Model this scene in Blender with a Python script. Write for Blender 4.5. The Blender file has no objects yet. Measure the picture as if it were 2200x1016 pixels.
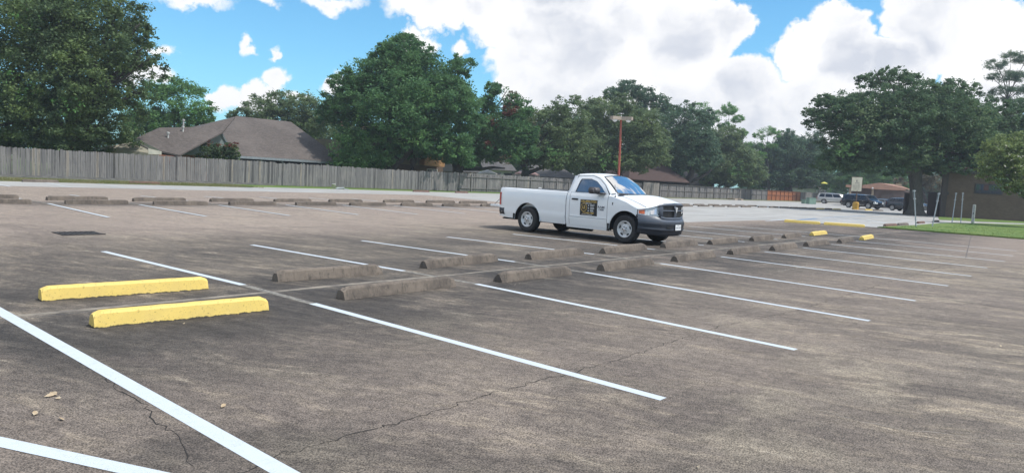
import bpy, bmesh, math, random
import numpy as np
from mathutils import Vector, Matrix
R_ = math.radians
random.seed(7)
rng = np.random.default_rng(11)
sc = bpy.context.scene
col = sc.collection

# ------------------------------------------------------------------ camera
FPX = 1518.4                       # focal length, in pixels of a 2200 px wide picture
PITCH, ROLL, YAW = R_(-4.715), R_(3.031), R_(40.663)
CAM = np.array([-1.952, -8.054, 1.595])
cF = np.array([math.cos(PITCH)*math.cos(YAW), math.cos(PITCH)*math.sin(YAW), math.sin(PITCH)])
_r = np.array([math.sin(YAW), -math.cos(YAW), 0.0]); _u = np.cross(_r, cF)
cR = math.cos(ROLL)*_r + math.sin(ROLL)*_u
cU = -math.sin(ROLL)*_r + math.cos(ROLL)*_u
cam = bpy.data.cameras.new('camera'); cam.sensor_width = 36; cam.lens = 36*FPX/2200
cam.clip_start = 0.05; cam.clip_end = 3000
co = bpy.data.objects.new('camera', cam); col.objects.link(co)
M = Matrix.Identity(4)
for i in range(3):
    M[i][0] = cR[i]; M[i][1] = cU[i]; M[i][2] = -cF[i]; M[i][3] = CAM[i]
co.matrix_world = M
sc.camera = co

# ------------------------------------------------------------------ light
SUN_EL = R_(60)
sdx, sdy = 0.36, -0.93
_l = math.hypot(sdx, sdy); sdx /= _l; sdy /= _l
sun = bpy.data.lights.new('sun', 'SUN'); sun.energy = 4.0; sun.angle = R_(1.2); sun.color = (1.0, .965, .91)
so = bpy.data.objects.new('sun', sun); col.objects.link(so)
sd = Vector((sdx*math.cos(SUN_EL), sdy*math.cos(SUN_EL), math.sin(SUN_EL)))
so.rotation_euler = sd.to_track_quat('Z', 'Y').to_euler(); so.location = (0, 0, 60)

sc.view_settings.view_transform = 'Standard'; sc.view_settings.look = 'None'
sc.view_settings.exposure = 0.0; sc.view_settings.gamma = 1.0
try: sc.cycles.max_bounces = 6; sc.cycles.transparent_max_bounces = 8
except Exception: pass

# ------------------------------------------------------------------ pixel <-> place helpers (photo is 2200x1016)
def ray(px, py): return cF + (px-1100)/FPX*cR + (508-py)/FPX*cU
def G(px, py, z=0.0):
    d = ray(px, py); t = (z-CAM[2])/d[2]; p = CAM+t*d; return (float(p[0]), float(p[1]), z)
def at(px, py, depth): p = CAM+depth*ray(px, py); return Vector(p)
def onplane(px, py, p0, n):
    d = ray(px, py); n = np.array(n, float); t = ((np.array(p0, float)-CAM)@n)/(d@n); return Vector(CAM+t*d)
def onY(px, py, Y): return onplane(px, py, (0, Y, 0), (0, 1, 0))
def horizon(px):
    for _ in (0,):
        a = cF+(px-1100)/FPX*cR; return 508+FPX*a[2]/cU[2]
def azel(px, py):
    d = ray(px, py); return math.atan2(d[1], d[0]), math.asin(d[2]/np.linalg.norm(d))

# ------------------------------------------------------------------ sky
w = bpy.data.worlds.new('World'); sc.world = w; w.use_nodes = True
nt = w.node_tree; N = nt.nodes; L = nt.links
for n in list(N): N.remove(n)
def wn(t, **k):
    n = N.new(t)
    for a, b in k.items(): setattr(n, a, b)
    return n
def wmath(op, a, b=None, c=None, clamp=False):
    n = wn('ShaderNodeMath', operation=op, use_clamp=clamp)
    for i, v in enumerate((a, b, c)):
        if v is None: continue
        if isinstance(v, (int, float)): n.inputs[i].default_value = v
        else: L.new(v, n.inputs[i])
    return n.outputs[0]
def wvec(op, a, b):
    n = wn('ShaderNodeVectorMath', operation=op)
    for i, v in enumerate((a, b)):
        if isinstance(v, tuple): n.inputs[i].default_value = v
        elif v is not None: L.new(v, n.inputs[i])
    return n
def wmix(f, a, b, blend='MIX'):
    n = wn('ShaderNodeMix', data_type='RGBA', blend_type=blend)
    for s, v in ((0, f), (6, a), (7, b)):
        if isinstance(v, (int, float)): n.inputs[s].default_value = v
        elif isinstance(v, tuple): n.inputs[s].default_value = (*v, 1) if len(v) == 3 else v
        else: L.new(v, n.inputs[s])
    return n.outputs[2]
def wnoise(vec, scale, detail=4, rough=.5):
    n = wn('ShaderNodeTexNoise'); n.inputs['Scale'].default_value = scale
    n.inputs['Detail'].default_value = detail; n.inputs['Roughness'].default_value = rough
    L.new(vec, n.inputs['Vector']); return n
sky = wn('ShaderNodeTexSky', sky_type='NISHITA'); sky.sun_disc = False
sky.sun_elevation = SUN_EL; sky.sun_rotation = math.atan2(sdx, sdy) % (2*math.pi)
sky.air_density = 1.0; sky.dust_density = 0.6; sky.ozone_density = 2.0
tc = wn('ShaderNodeTexCoord'); sp = wn('ShaderNodeSeparateXYZ'); L.new(tc.outputs['Generated'], sp.inputs[0])
az = wmath('ARCTAN2', sp.outputs[1], sp.outputs[0]); el = wmath('ARCSINE', sp.outputs[2])
cv = wn('ShaderNodeCombineXYZ'); L.new(az, cv.inputs[0]); L.new(el, cv.inputs[1])
n1 = wnoise(cv.outputs[0], 9, 5, .55); n2 = wnoise(cv.outputs[0], 34, 5, .6)
off1 = wvec('MULTIPLY', wvec('SUBTRACT', n1.outputs['Color'], (.5, .5, .5)).outputs[0], (.10, .07, 0))
off2 = wvec('MULTIPLY', wvec('SUBTRACT', n2.outputs['Color'], (.5, .5, .5)).outputs[0], (.044, .036, 0))
vv = wvec('ADD', wvec('ADD', cv.outputs[0], off1.outputs[0]).outputs[0], off2.outputs[0])
# cloud banks: centre and half-size, in the picture's pixels, turned into bearings and heights
blobs = [(1400,40,170,90),(1970,40,100,60),(1450,200,260,90),(1300,300,300,90),(1250,150,210,100),(1380,120,190,130),(1200,60,190,75),(980,20,160,50),(1100,-60,420,90),(1520,60,95,90),(1180,205,120,55),(1330,230,180,60),(1500,190,120,60),
         (1775,125,125,85),(1800,45,60,40),(1900,150,120,80),(2050,60,165,100),(2150,160,140,110),(1560,262,160,66),(1740,240,160,70),
         (1950,260,250,80),(2000,0,120,60),(2220,90,110,90),
         (905,88,55,36),(870,75,25,22),(1008,100,20,16),(400,2,90,20),(555,8,42,22),(710,2,70,18),(522,102,17,18),(567,124,15,18),
         (590,180,34,26),(545,190,24,20),(490,215,42,34),(560,215,60,30),(650,205,30,14),(300,160,60,26),(720,175,30,26),(330,100,24,16)]
acc = None
for (bx, by, sx, sy) in blobs:
    a0, e0 = azel(bx, by); a1, _ = azel(bx+sx, by); _, e1 = azel(bx, by-sy)
    d = wvec('SUBTRACT', vv.outputs[0], (a0, e0, 0))
    s = wvec('MULTIPLY', d.outputs[0], (1/abs(a1-a0), 1/abs(e1-e0), 0))
    ln = wvec('LENGTH', s.outputs[0], None).outputs['Value']
    q = wmath('SUBTRACT', 1.0, ln)
    # soften small against large clouds: distance to the edge in degrees-like units
    q = wmath('MULTIPLY', q, abs(e1-e0)*26)
    acc = q if acc is None else wmath('MAXIMUM', acc, q)
edge = wn('ShaderNodeMapRange'); edge.interpolation_type = 'SMOOTHSTEP'
edge.inputs['From Min'].default_value = -.05; edge.inputs['From Max'].default_value = .15
L.new(acc, edge.inputs['Value'])
# unseen cloud over the rest of the dome, spread wider to raise ambient light
nb = wnoise(tc.outputs['Generated'], 3.2, 6, .55)
other = wn('ShaderNodeMapRange'); other.interpolation_type = 'SMOOTHSTEP'
other.inputs['From Min'].default_value = .45; other.inputs['From Max'].default_value = .55
L.new(nb.outputs['Fac'], other.inputs['Value'])
amin, _ = azel(2300, 300); amax, _ = azel(-60, 300)
inaz = wmath('MULTIPLY', wmath('GREATER_THAN', az, amin-.1), wmath('LESS_THAN', az, amax+.1))
inel = wmath('LESS_THAN', el, .42)
out = wmath('SUBTRACT', 1.0, wmath('MULTIPLY', inaz, inel))
cl = wmath('MAXIMUM', edge.outputs[0], wmath('MULTIPLY', other.outputs[0], out), clamp=True)
# thickness gives grey bellies
sh = wnoise(wvec('ADD', cv.outputs[0], off1.outputs[0]).outputs[0], 8.5, 5, .5)
shr = wn('ShaderNodeMapRange'); shr.interpolation_type = 'SMOOTHSTEP'
shr.inputs['From Min'].default_value = .40; shr.inputs['From Max'].default_value = .66
L.new(sh.outputs['Fac'], shr.inputs['Value'])
deep = wn('ShaderNodeMapRange'); deep.inputs['From Min'].default_value = .10; deep.inputs['From Max'].default_value = .6
L.new(acc, deep.inputs['Value'])
belly = wmath('MULTIPLY', shr.outputs[0], deep.outputs[0], clamp=True)
ccol = wmix(belly, (1.08, 1.08, 1.09), (.70, .74, .83))
skyt = wmix(1.0, sky.outputs[0], (.086, .158, .184), 'MULTIPLY')
hz = wn('ShaderNodeMapRange'); hz.inputs['From Min'].default_value = .30; hz.inputs['From Max'].default_value = .0
L.new(el, hz.inputs['Value'])
skyc = wmix(wmath('MULTIPLY', hz.outputs[0], .22), skyt, (.42, .80, 1.0))
full = wmix(cl, skyc, ccol)
bg = wn('ShaderNodeBackground'); bg.inputs['Strength'].default_value = 1.0
L.new(full, bg.inputs['Color']); ow = wn('ShaderNodeOutputWorld'); L.new(bg.outputs[0], ow.inputs[0])

# ------------------------------------------------------------------ materials
MATS = {}
def mat(name, c, rough=.7, c2=None, scale=3., detail=4., amt=1., stretch=(1, 1, 1), metal=0., bump=0., bscale=40., spec=.5, coat=0., trans=None, ramp=(.35, .65), coord='Object'):
    if name in MATS: return MATS[name]
    m = bpy.data.materials.new(name); m.use_nodes = True; t = m.node_tree
    b = t.nodes['Principled BSDF']; b.inputs['Roughness'].default_value = rough; b.inputs['Metallic'].default_value = metal
    b.inputs['Specular IOR Level'].default_value = spec; b.inputs['Coat Weight'].default_value = coat
    b.inputs['Coat Roughness'].default_value = .06
    b.inputs['Base Color'].default_value = (*c, 1)
    tcn = t.nodes.new('ShaderNodeTexCoord'); mp = t.nodes.new('ShaderNodeMapping'); mp.inputs['Scale'].default_value = stretch
    t.links.new(tcn.outputs[coord], mp.inputs[0])
    if c2 is None: c2 = tuple(v*.82 for v in c)
    n = t.nodes.new('ShaderNodeTexNoise'); n.inputs['Scale'].default_value = scale; n.inputs['Detail'].default_value = detail
    n.inputs['Roughness'].default_value = .6
    t.links.new(mp.outputs[0], n.inputs['Vector'])
    r = t.nodes.new('ShaderNodeMapRange'); r.inputs['From Min'].default_value = ramp[0]; r.inputs['From Max'].default_value = ramp[1]
    r.inputs['To Max'].default_value = amt
    t.links.new(n.outputs['Fac'], r.inputs['Value'])
    mx = t.nodes.new('ShaderNodeMix'); mx.data_type = 'RGBA'; mx.inputs[6].default_value = (*c, 1); mx.inputs[7].default_value = (*c2, 1)
    t.links.new(r.outputs[0], mx.inputs[0]); t.links.new(mx.outputs[2], b.inputs['Base Color'])
    if bump:
        nb_ = t.nodes.new('ShaderNodeTexNoise'); nb_.inputs['Scale'].default_value = bscale; nb_.inputs['Detail'].default_value = 3
        t.links.new(mp.outputs[0], nb_.inputs['Vector'])
        bp = t.nodes.new('ShaderNodeBump'); bp.inputs['Strength'].default_value = bump; bp.inputs['Distance'].default_value = .02
        t.links.new(nb_.outputs['Fac'], bp.inputs['Height']); t.links.new(bp.outputs[0], b.inputs['Normal'])
    if trans:
        tr = t.nodes.new('ShaderNodeBsdfTranslucent'); t.links.new(mx.outputs[2], tr.inputs['Color'])
        ms = t.nodes.new('ShaderNodeMixShader'); ms.inputs[0].default_value = trans
        t.links.new(b.outputs[0], ms.inputs[1]); t.links.new(tr.outputs[0], ms.inputs[2])
        t.links.new(ms.outputs[0], t.nodes['Material Output'].inputs[0])
    MATS[name] = m; return m

class NT:
    """small helper to write longer node graphs"""
    def __init__(s, name):
        s.m = bpy.data.materials.new(name); s.m.use_nodes = True; s.t = s.m.node_tree; s.b = s.t.nodes['Principled BSDF']; MATS[name] = s.m
        s.tc = s.t.nodes.new('ShaderNodeTexCoord'); s.pos = s.t.nodes.new('ShaderNodeNewGeometry').outputs['Position']
    def put(s, sock, v):
        if isinstance(v, (int, float)): sock.default_value = v
        elif isinstance(v, tuple): sock.default_value = (*v, 1) if (len(v) == 3 and len(sock.default_value) == 4) else v
        else: s.t.links.new(v, sock)
    def math(s, op, a, b=None, c=None, clamp=False):
        n = s.t.nodes.new('ShaderNodeMath'); n.operation = op; n.use_clamp = clamp
        for i, v in enumerate((a, b, c)):
            if v is not None: s.put(n.inputs[i], v)
        return n.outputs[0]
    def noise(s, vec, scale, detail=4, rough=.55, stretch=None):
        if stretch:
            mp = s.t.nodes.new('ShaderNodeMapping'); mp.inputs['Scale'].default_value = stretch[:3]
            if len(stretch) > 3:
                m0 = s.t.nodes.new('ShaderNodeMapping'); m0.inputs['Rotation'].default_value = (0, 0, stretch[3]); s.put(m0.inputs[0], vec); vec = m0.outputs[0]
            s.put(mp.inputs[0], vec); vec = mp.outputs[0]
        n = s.t.nodes.new('ShaderNodeTexNoise'); n.inputs['Scale'].default_value = scale; n.inputs['Detail'].default_value = detail
        n.inputs['Roughness'].default_value = rough; s.put(n.inputs['Vector'], vec); return n.outputs['Fac']
    def rng(s, v, a, b, lo=0., hi=1., smooth=True):
        n = s.t.nodes.new('ShaderNodeMapRange'); n.interpolation_type = 'SMOOTHSTEP' if smooth else 'LINEAR'
        for k, x in (('From Min', a), ('From Max', b), ('To Min', lo), ('To Max', hi)): n.inputs[k].default_value = x
        s.put(n.inputs['Value'], v); return n.outputs[0]
    def mix(s, f, a, b, blend='MIX'):
        n = s.t.nodes.new('ShaderNodeMix'); n.data_type = 'RGBA'; n.blend_type = blend
        s.put(n.inputs[0], f); s.put(n.inputs[6], a); s.put(n.inputs[7], b); return n.outputs[2]
    def sep(s, v): 
        n = s.t.nodes.new('ShaderNodeSeparateXYZ'); s.put(n.inputs[0], v); return n.outputs
    def bump(s, h, strength, dist=.01):
        n = s.t.nodes.new('ShaderNodeBump'); n.inputs['Strength'].default_value = strength; n.inputs['Distance'].default_value = dist
        s.put(n.inputs['Height'], h); s.t.links.new(n.outputs[0], s.b.inputs['Normal'])
    def done(s, colr, rough=.8):
        s.put(s.b.inputs['Base Color'], colr); s.put(s.b.inputs['Roughness'], rough); return s.m

# old stained brown concrete of the near lot
a = NT('stained_concrete'); p = a.pos; X, Y, Z = a.sep(p)
grain = a.noise(p, 95, 2, .7); grit = a.noise(p, 38, 4, .85); mott = a.noise(p, 9, 5, .8)
warp = a.t.nodes.new('ShaderNodeVectorMath'); warp.operation = 'ADD'; wn3 = a.t.nodes.new('ShaderNodeTexNoise'); wn3.inputs['Scale'].default_value = .9; wn3.inputs['Detail'].default_value = 2
a.put(wn3.inputs['Vector'], p); wsc = a.t.nodes.new('ShaderNodeVectorMath'); wsc.operation = 'SCALE'; wsc.inputs['Scale'].default_value = .35; a.put(wsc.inputs[0], wn3.outputs['Color']); a.put(warp.inputs[0], p); a.put(warp.inputs[1], wsc.outputs[0]); wp = warp.outputs[0]
smear = a.noise(wp, 1.0, 8, .70, stretch=(1.3, .6, 1, R_(-17))); smear2 = a.noise(wp, 2.6, 8, .76, stretch=(1.8, .42, 1, R_(-20))); lanes = a.noise(wp, 1.0, 7, .7, stretch=(1.4, .30, 1, R_(-12)))
patch = a.noise(wp, .42, 6, .66); big = a.noise(p, .11, 3, .5)
b1 = a.math('SUBTRACT', 1.0, a.rng(a.math('ABSOLUTE', a.math('ADD', Y, .3)), .9, 4.8))
b2 = a.math('SUBTRACT', 1.0, a.rng(a.math('ABSOLUTE', a.math('SUBTRACT', Y, 17.9)), .4, 2.0))
b3 = a.math('SUBTRACT', 1.0, a.rng(a.math('ABSOLUTE', a.math('SUBTRACT', Y, 3.6)), .2, 3.6))
grime = a.math('MAXIMUM', a.math('MAXIMUM', b1, a.math('MULTIPLY', b2, .75)), a.math('MULTIPLY', b3, .75))
grime = a.math('MULTIPLY', grime, a.rng(a.math('ADD', a.math('MULTIPLY', patch, .6), a.math('MULTIPLY', smear, .4)), .36, .56), clamp=True)
left = a.rng(X, 7, -3); grime = a.math('MAXIMUM', grime, a.math('MULTIPLY', left, a.math('MULTIPLY', a.rng(patch, .42, .6), .85)), clamp=True)
c = a.mix(a.rng(smear, .34, .66), (.112, .096, .083), (.236, .202, .168))
c = a.mix(a.math('MULTIPLY', a.rng(smear2, .46, .66), .75), c, (.365, .305, .225))
c = a.mix(a.math('MULTIPLY', a.rng(lanes, .48, .66), .6), c, (.094, .081, .073))
c = a.mix(a.math('MULTIPLY', a.rng(big, .40, .62), .45), c, (.195, .160, .142))
c = a.mix(a.math('MULTIPLY', a.rng(patch, .54, .70), .55), c, (.385, .335, .262))
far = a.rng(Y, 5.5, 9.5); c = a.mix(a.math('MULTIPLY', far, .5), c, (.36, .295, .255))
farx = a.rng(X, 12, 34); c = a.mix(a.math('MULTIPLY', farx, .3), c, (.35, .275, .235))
c = a.mix(a.math('MULTIPLY', grime, .96), c, a.mix(a.rng(smear2, .4, .7), (.042, .038, .036), (.090, .080, .072)))
pl1 = a.math('MULTIPLY', a.rng(lanes, .60, .50), a.rng(smear2, .60, .68)); c = a.mix(a.math('MULTIPLY', pl1, .45), c, (.46, .41, .34))
v = a.math('ADD', a.math('MULTIPLY', grain, .5), a.math('ADD', a.math('MULTIPLY', grit, .3), a.math('MULTIPLY', mott, .2)))
fib = a.noise(wp, 11., 6, .85, stretch=(2.2, .35, 1, R_(-22)))
c = a.mix(1.0, c, a.mix(a.rng(v, .43, .57), (.42, .415, .405), (1.52, 1.49, 1.43)), 'MULTIPLY')
c = a.mix(1.0, c, a.mix(a.rng(fib, .36, .64), (.80, .795, .80), (1.19, 1.185, 1.175)), 'MULTIPLY')
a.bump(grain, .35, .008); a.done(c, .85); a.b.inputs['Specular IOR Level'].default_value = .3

a = NT('pale_concrete'); p = a.pos; X, Y, Z = a.sep(p)
st = a.noise(p, 1.2, 5, .65, stretch=(.15, 1., 1, 0)); pt = a.noise(p, .3, 4, .6); gr = a.noise(p, 30, 3, .7)
c = a.mix(a.rng(st, .35, .68), (.40, .39, .37), (.30, .285, .265)); c = a.mix(a.math('MULTIPLY', a.rng(pt, .45, .7), .5), c, (.46, .455, .43))
c = a.mix(a.math('MULTIPLY', a.rng(gr, .4, .7), .3), c, (.24, .23, .22)); a.bump(gr, .2, .01); a.done(c, .85)

a = NT('lawn'); p = a.pos
g1 = a.noise(p, .7, 4, .6); g2 = a.noise(p, 14, 3, .8)
c = a.mix(a.rng(g1, .35, .65), (.085, .165, .024), (.165, .215, .042)); c = a.mix(a.math('MULTIPLY', a.rng(g2, .35, .7), .5), c, (.05, .10, .018))
a.bump(g2, .8, .05); a.done(c, .9)

a = NT('stripe_paint'); p = a.pos
g1 = a.noise(p, 9, 4, .7); g2 = a.noise(p, 70, 2, .7)
c = a.mix(a.math('MULTIPLY', a.rng(g1, .45, .8), .45), (.55, .595, .63), (.42, .45, .47)); g3 = a.noise(p, 120, 3, .8); g4 = a.noise(p, 1.3, 4, .7); c = a.mix(a.math('MULTIPLY', a.rng(g3, .60, .68), a.rng(g4, .40, .62)), c, (.22, .20, .18)); a.bump(g2, .35, .006); a.done(c, .6)
a = NT('worn_paint'); p = a.pos
g1 = a.noise(p, 14, 4, .75); c = a.mix(a.rng(g1, .4, .62), (.27, .25, .21), (.10, .092, .085)); a.done(c, .85)
a = NT('verge_grass'); p = a.pos; g1 = a.noise(p, .8, 4, .6); g2 = a.noise(p, 12, 3, .8)
c = a.mix(a.rng(g1, .38, .62), (.10, .125, .035), (.20, .175, .085)); c = a.mix(a.math('MULTIPLY', a.rng(g2, .35, .7), .5), c, (.06, .07, .025)); a.done(c, .9)
mat('blue_paint', (.10, .20, .36), .7, (.24, .30, .36), 6)
mat('crack', (.022, .02, .018), .95)
mat('joint_dust', (.30, .26, .205), .9, (.12, .105, .09), 3, 5)
mat('joint_dark', (.05, .046, .042), .95, (.13, .12, .11), 2)

a = NT('grey_pickets'); ob = a.tc.outputs['Object']; X, Y, Z = a.sep(ob)
wn_ = a.t.nodes.new('ShaderNodeTexWhiteNoise'); wn_.noise_dimensions = '1D'
a.put(wn_.inputs['W'], a.math('FLOOR', a.math('DIVIDE', X, .145)))
g1 = a.noise(ob, 2.2, 5, .7, stretch=(9, 9, .55)); g2 = a.noise(ob, .5, 3, .6)
c = a.mix(wn_.outputs['Value'], (.155, .146, .142), (.268, .250, .238)); c = a.mix(a.rng(wn_.outputs['Value'], .955, .96), c, (.30, .26, .215)); c = a.mix(a.rng(wn_.outputs['Value'], .06, .05), c, (.075, .07, .068)); c = a.mix(a.rng(g1, .42, .72), c, (.10, .097, .105))
c = a.mix(a.math('MULTIPLY', a.rng(g2, .5, .7), .35), c, (.30, .275, .25))
kn = a.noise(ob, 9, 2, .5); c = a.mix(a.rng(kn, .70, .74), c, (.05, .045, .04)); a.done(c, .85)
mat('grey_rail', (.22, .205, .195), .85, (.13, .12, .115), 3, stretch=(1, 1, 4))
mat('tan_pickets', (.30, .27, .235), .85, (.19, .17, .155), 3, stretch=(8, 8, .6))
mat('orange_pickets', (.42, .155, .065), .8, (.30, .10, .04), 3, stretch=(8, 8, .6))
mat('orange_rail', (.20, .075, .035), .8)

# leaves
def leafmat(name, c, c2, t=.36): 
    a = NT(name); ob = a.pos
    n1_ = a.noise(ob, .55, 3, .6); n2_ = a.noise(ob, 7, 2, .6)
    cc = a.mix(a.rng(n1_, .35, .65), c, c2); cc = a.mix(a.math('MULTIPLY', a.rng(n2_, .35, .7), .45), cc, tuple(v*.6 for v in c))
    a.done(cc, .6); a.b.inputs['Specular IOR Level'].default_value = .22
    tr = a.t.nodes.new('ShaderNodeBsdfTranslucent'); a.t.links.new(cc, tr.inputs['Color'])
    ms = a.t.nodes.new('ShaderNodeMixShader'); ms.inputs[0].default_value = t
    a.t.links.new(a.b.outputs[0], ms.inputs[1]); a.t.links.new(tr.outputs[0], ms.inputs[2])
    a.t.links.new(ms.outputs[0], a.t.nodes['Material Output'].inputs[0]); return a.m
leafmat('leaf_deep', (.088, .190, .080), (.130, .250, .092))
leafmat('leaf_oak', (.095, .165, .085), (.135, .215, .098))
leafmat('leaf_olive', (.140, .200, .098), (.190, .255, .110))
leafmat('leaf_elm', (.100, .155, .075), (.180, .250, .085))
leafmat('leaf_bright', (.150, .330, .095), (.205, .370, .115))
leafmat('leaf_green', (.115, .240, .080), (.165, .300, .098))
leafmat('leaf_dark', (.095, .165, .100), (.125, .205, .110))
leafmat('leaf_shine', (.19, .25, .09), (.26, .32, .12))
leafmat('leaf_red', (.18, .060, .045), (.13, .070, .045))
leafmat('leaf_pink', (.42, .22, .22), (.40, .25, .2))
leafmat('leaf_tan', (.15, .14, .09), (.19, .17, .11))
leafmat('bloom_pale', (.55, .52, .42), (.6, .58, .5))
mat('bark', (.085, .072, .062), .95, (.045, .04, .036), 5, stretch=(3, 3, .5), bump=.5)
mat('bark_grey', (.13, .12, .10), .95, (.07, .065, .055), 5, stretch=(3, 3, .5), bump=.5)

# ------------------------------------------------------------------ object helpers
def tag(o, label=None, cat=None, group=None, kind=None):
    if label: o['label'] = label
    if cat: o['category'] = cat
    if group: o['group'] = group
    if kind: o['kind'] = kind
    return o
def empty(name, loc, rz=0, label=None, cat=None, group=None):
    o = bpy.data.objects.new(name, None); col.objects.link(o); o.location = loc; o.rotation_euler = (0, 0, rz); o.empty_display_size = .3
    return tag(o, label, cat, group)
def link(name, bm, m, parent=None, smooth=False, mats=None):
    me = bpy.data.meshes.new(name); bm.normal_update(); bm.to_mesh(me); bm.free()
    if smooth:
        for p_ in me.polygons: p_.use_smooth = True
    o = bpy.data.objects.new(name, me); col.objects.link(o)
    for mm in (mats or [m]): me.materials.append(MATS[mm] if isinstance(mm, str) else mm)
    if parent is not None: o.parent = parent
    return o
def structure(name, bm, m, **k): o = link(name, bm, m, **k); o['kind'] = 'structure'; return o
def box(bm, x0, x1, y0, y1, z0, z1, mi=0):
    v = [bm.verts.new(p) for p in ((x0,y0,z0),(x1,y0,z0),(x1,y1,z0),(x0,y1,z0),(x0,y0,z1),(x1,y0,z1),(x1,y1,z1),(x0,y1,z1))]
    for f in ((0,3,2,1),(4,5,6,7),(0,1,5,4),(1,2,6,5),(2,3,7,6),(3,0,4,7)):
        q = bm.faces.new([v[i] for i in f]); q.material_index = mi
def obox(bm, a, b, wd, z0, z1, mi=0):
    """box along the ground segment a-b, wd wide"""
    a = Vector(a[:2]); b = Vector(b[:2]); d = (b-a).normalized(); n = Vector((-d.y, d.x))*wd/2
    ps = [a-n, b-n, b+n, a+n]
    v = [bm.verts.new((p.x, p.y, z0)) for p in ps]+[bm.verts.new((p.x, p.y, z1)) for p in ps]
    for f in ((0,3,2,1),(4,5,6,7),(0,1,5,4),(1,2,6,5),(2,3,7,6),(3,0,4,7)):
        q = bm.faces.new([v[i] for i in f]); q.material_index = mi
def strip(bm, a, b, wd, z):
    a = Vector(a[:2]); b = Vector(b[:2]); d = (b-a).normalized(); n = Vector((-d.y, d.x))*wd/2
    bm.faces.new([bm.verts.new((p.x, p.y, z)) for p in (a-n, b-n, b+n, a+n)])
def sheet(bm, pts, z):
    f = bm.faces.new([bm.verts.new((p[0], p[1], z)) for p in pts]); f.normal_update()
    if f.normal.z < 0: f.normal_flip()
def slab(bm, pts, off, mi=0):
    """polygon given thickness by the vector off"""
    off = Vector(off); a = [bm.verts.new(p) for p in pts]; b = [bm.verts.new(Vector(p)+off) for p in pts]
    fs = [bm.faces.new(a), bm.faces.new(b[::-1])]
    for i in range(len(a)):
        j = (i+1) % len(a); fs.append(bm.faces.new([a[j], a[i], b[i], b[j]]))
    for f in fs: f.material_index = mi
    bmesh.ops.recalc_face_normals(bm, faces=fs)
def tube(bm, pts, rad, n=8, cap=True):
    pts = [Vector(p) for p in pts]; rings = []
    if not hasattr(rad, '__len__'): rad = [rad]*len(pts)
    for i, p in enumerate(pts):
        d = (pts[min(i+1, len(pts)-1)]-pts[max(i-1, 0)]).normalized()
        u = d.cross(Vector((0, 0, 1)))
        if u.length < .05: u = d.cross(Vector((1, 0, 0)))
        u.normalize(); v = d.cross(u).normalized()
        rings.append([bm.verts.new(p+rad[i]*(math.cos(t)*u+math.sin(t)*v)) for t in [2*math.pi*k/n for k in range(n)]])
    fs = []
    for a, b in zip(rings, rings[1:]):
        for k in range(n): fs.append(bm.faces.new([a[k], a[(k+1) % n], b[(k+1) % n], b[k]]))
    if cap: fs.append(bm.faces.new(rings[0][::-1])); fs.append(bm.faces.new(rings[-1]))
    bmesh.ops.recalc_face_normals(bm, faces=fs)
def lathe(bm, prof, axis='Y', n=28, c=(0, 0, 0), mi=0, caps=True):
    """prof: (radius, height along axis)"""
    rings = []
    for r, h in prof:
        ring = []
        for k in range(n):
            t = 2*math.pi*k/n; x, z = r*math.cos(t), r*math.sin(t)
            p = (c[0]+x, c[1]+h, c[2]+z) if axis == 'Y' else (c[0]+x, c[1]+z, c[2]+h)
            ring.append(bm.verts.new(p))
        rings.append(ring)
    fs = []
    for a, b in zip(rings, rings[1:]):
        for k in range(n): fs.append(bm.faces.new([a[k], a[(k+1) % n], b[(k+1) % n], b[k]]))
    if caps and prof[0][0] > 1e-4: fs.append(bm.faces.new(rings[0][::-1]))
    if caps and prof[-1][0] > 1e-4: fs.append(bm.faces.new(rings[-1]))
    for f in fs: f.material_index = mi
    bmesh.ops.remove_doubles(bm, verts=[v for r in rings for v in r], dist=1e-5)
    bmesh.ops.recalc_face_normals(bm, faces=[f for f in fs if f.is_valid])
def grid(bm, P, mi=0, closed=False):
    """P: rows of points"""
    V = [[bm.verts.new(p) for p in row] for row in P]; fs = []
    for i in range(len(V)-1):
        for j in range(len(V[0])-1):
            q = [V[i][j], V[i+1][j], V[i+1][j+1], V[i][j+1]]
            if len({tuple(round(c_, 5) for c_ in v.co) for v in q}) < 3: continue
            f = bm.faces.new(q); f.material_index = mi; fs.append(f)
    return V, fs
def ring_bridge(bm, A, B, mi=0):
    a = [bm.verts.new(p) for p in A]; b = [bm.verts.new(p) for p in B]; n = len(a)
    for i in range(n):
        j = (i+1) % n; f = bm.faces.new([a[i], a[j], b[j], b[i]]); f.material_index = mi
def textmesh(name, body, size, m, parent, mtx, align='CENTER', bold=.0, xs=1.0):
    cu = bpy.data.curves.new(name, 'FONT'); cu.body = body; cu.size = size; cu.align_x = align; cu.align_y = 'CENTER'; cu.offset = bold
    cu.resolution_u = 2
    tmp = bpy.data.objects.new(name+'_tmp', cu); col.objects.link(tmp)
    dg = bpy.context.evaluated_depsgraph_get(); dg.update()
    me = bpy.data.meshes.new_from_object(tmp.evaluated_get(dg)); bpy.data.objects.remove(tmp); bpy.data.curves.remove(cu)
    me.name = name; me.transform(Matrix.Diagonal((xs, 1, 1, 1))); me.transform(mtx); me.materials.clear(); me.materials.append(MATS[m])
    o = bpy.data.objects.new(name, me); col.objects.link(o); o.parent = parent; return o

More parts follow.
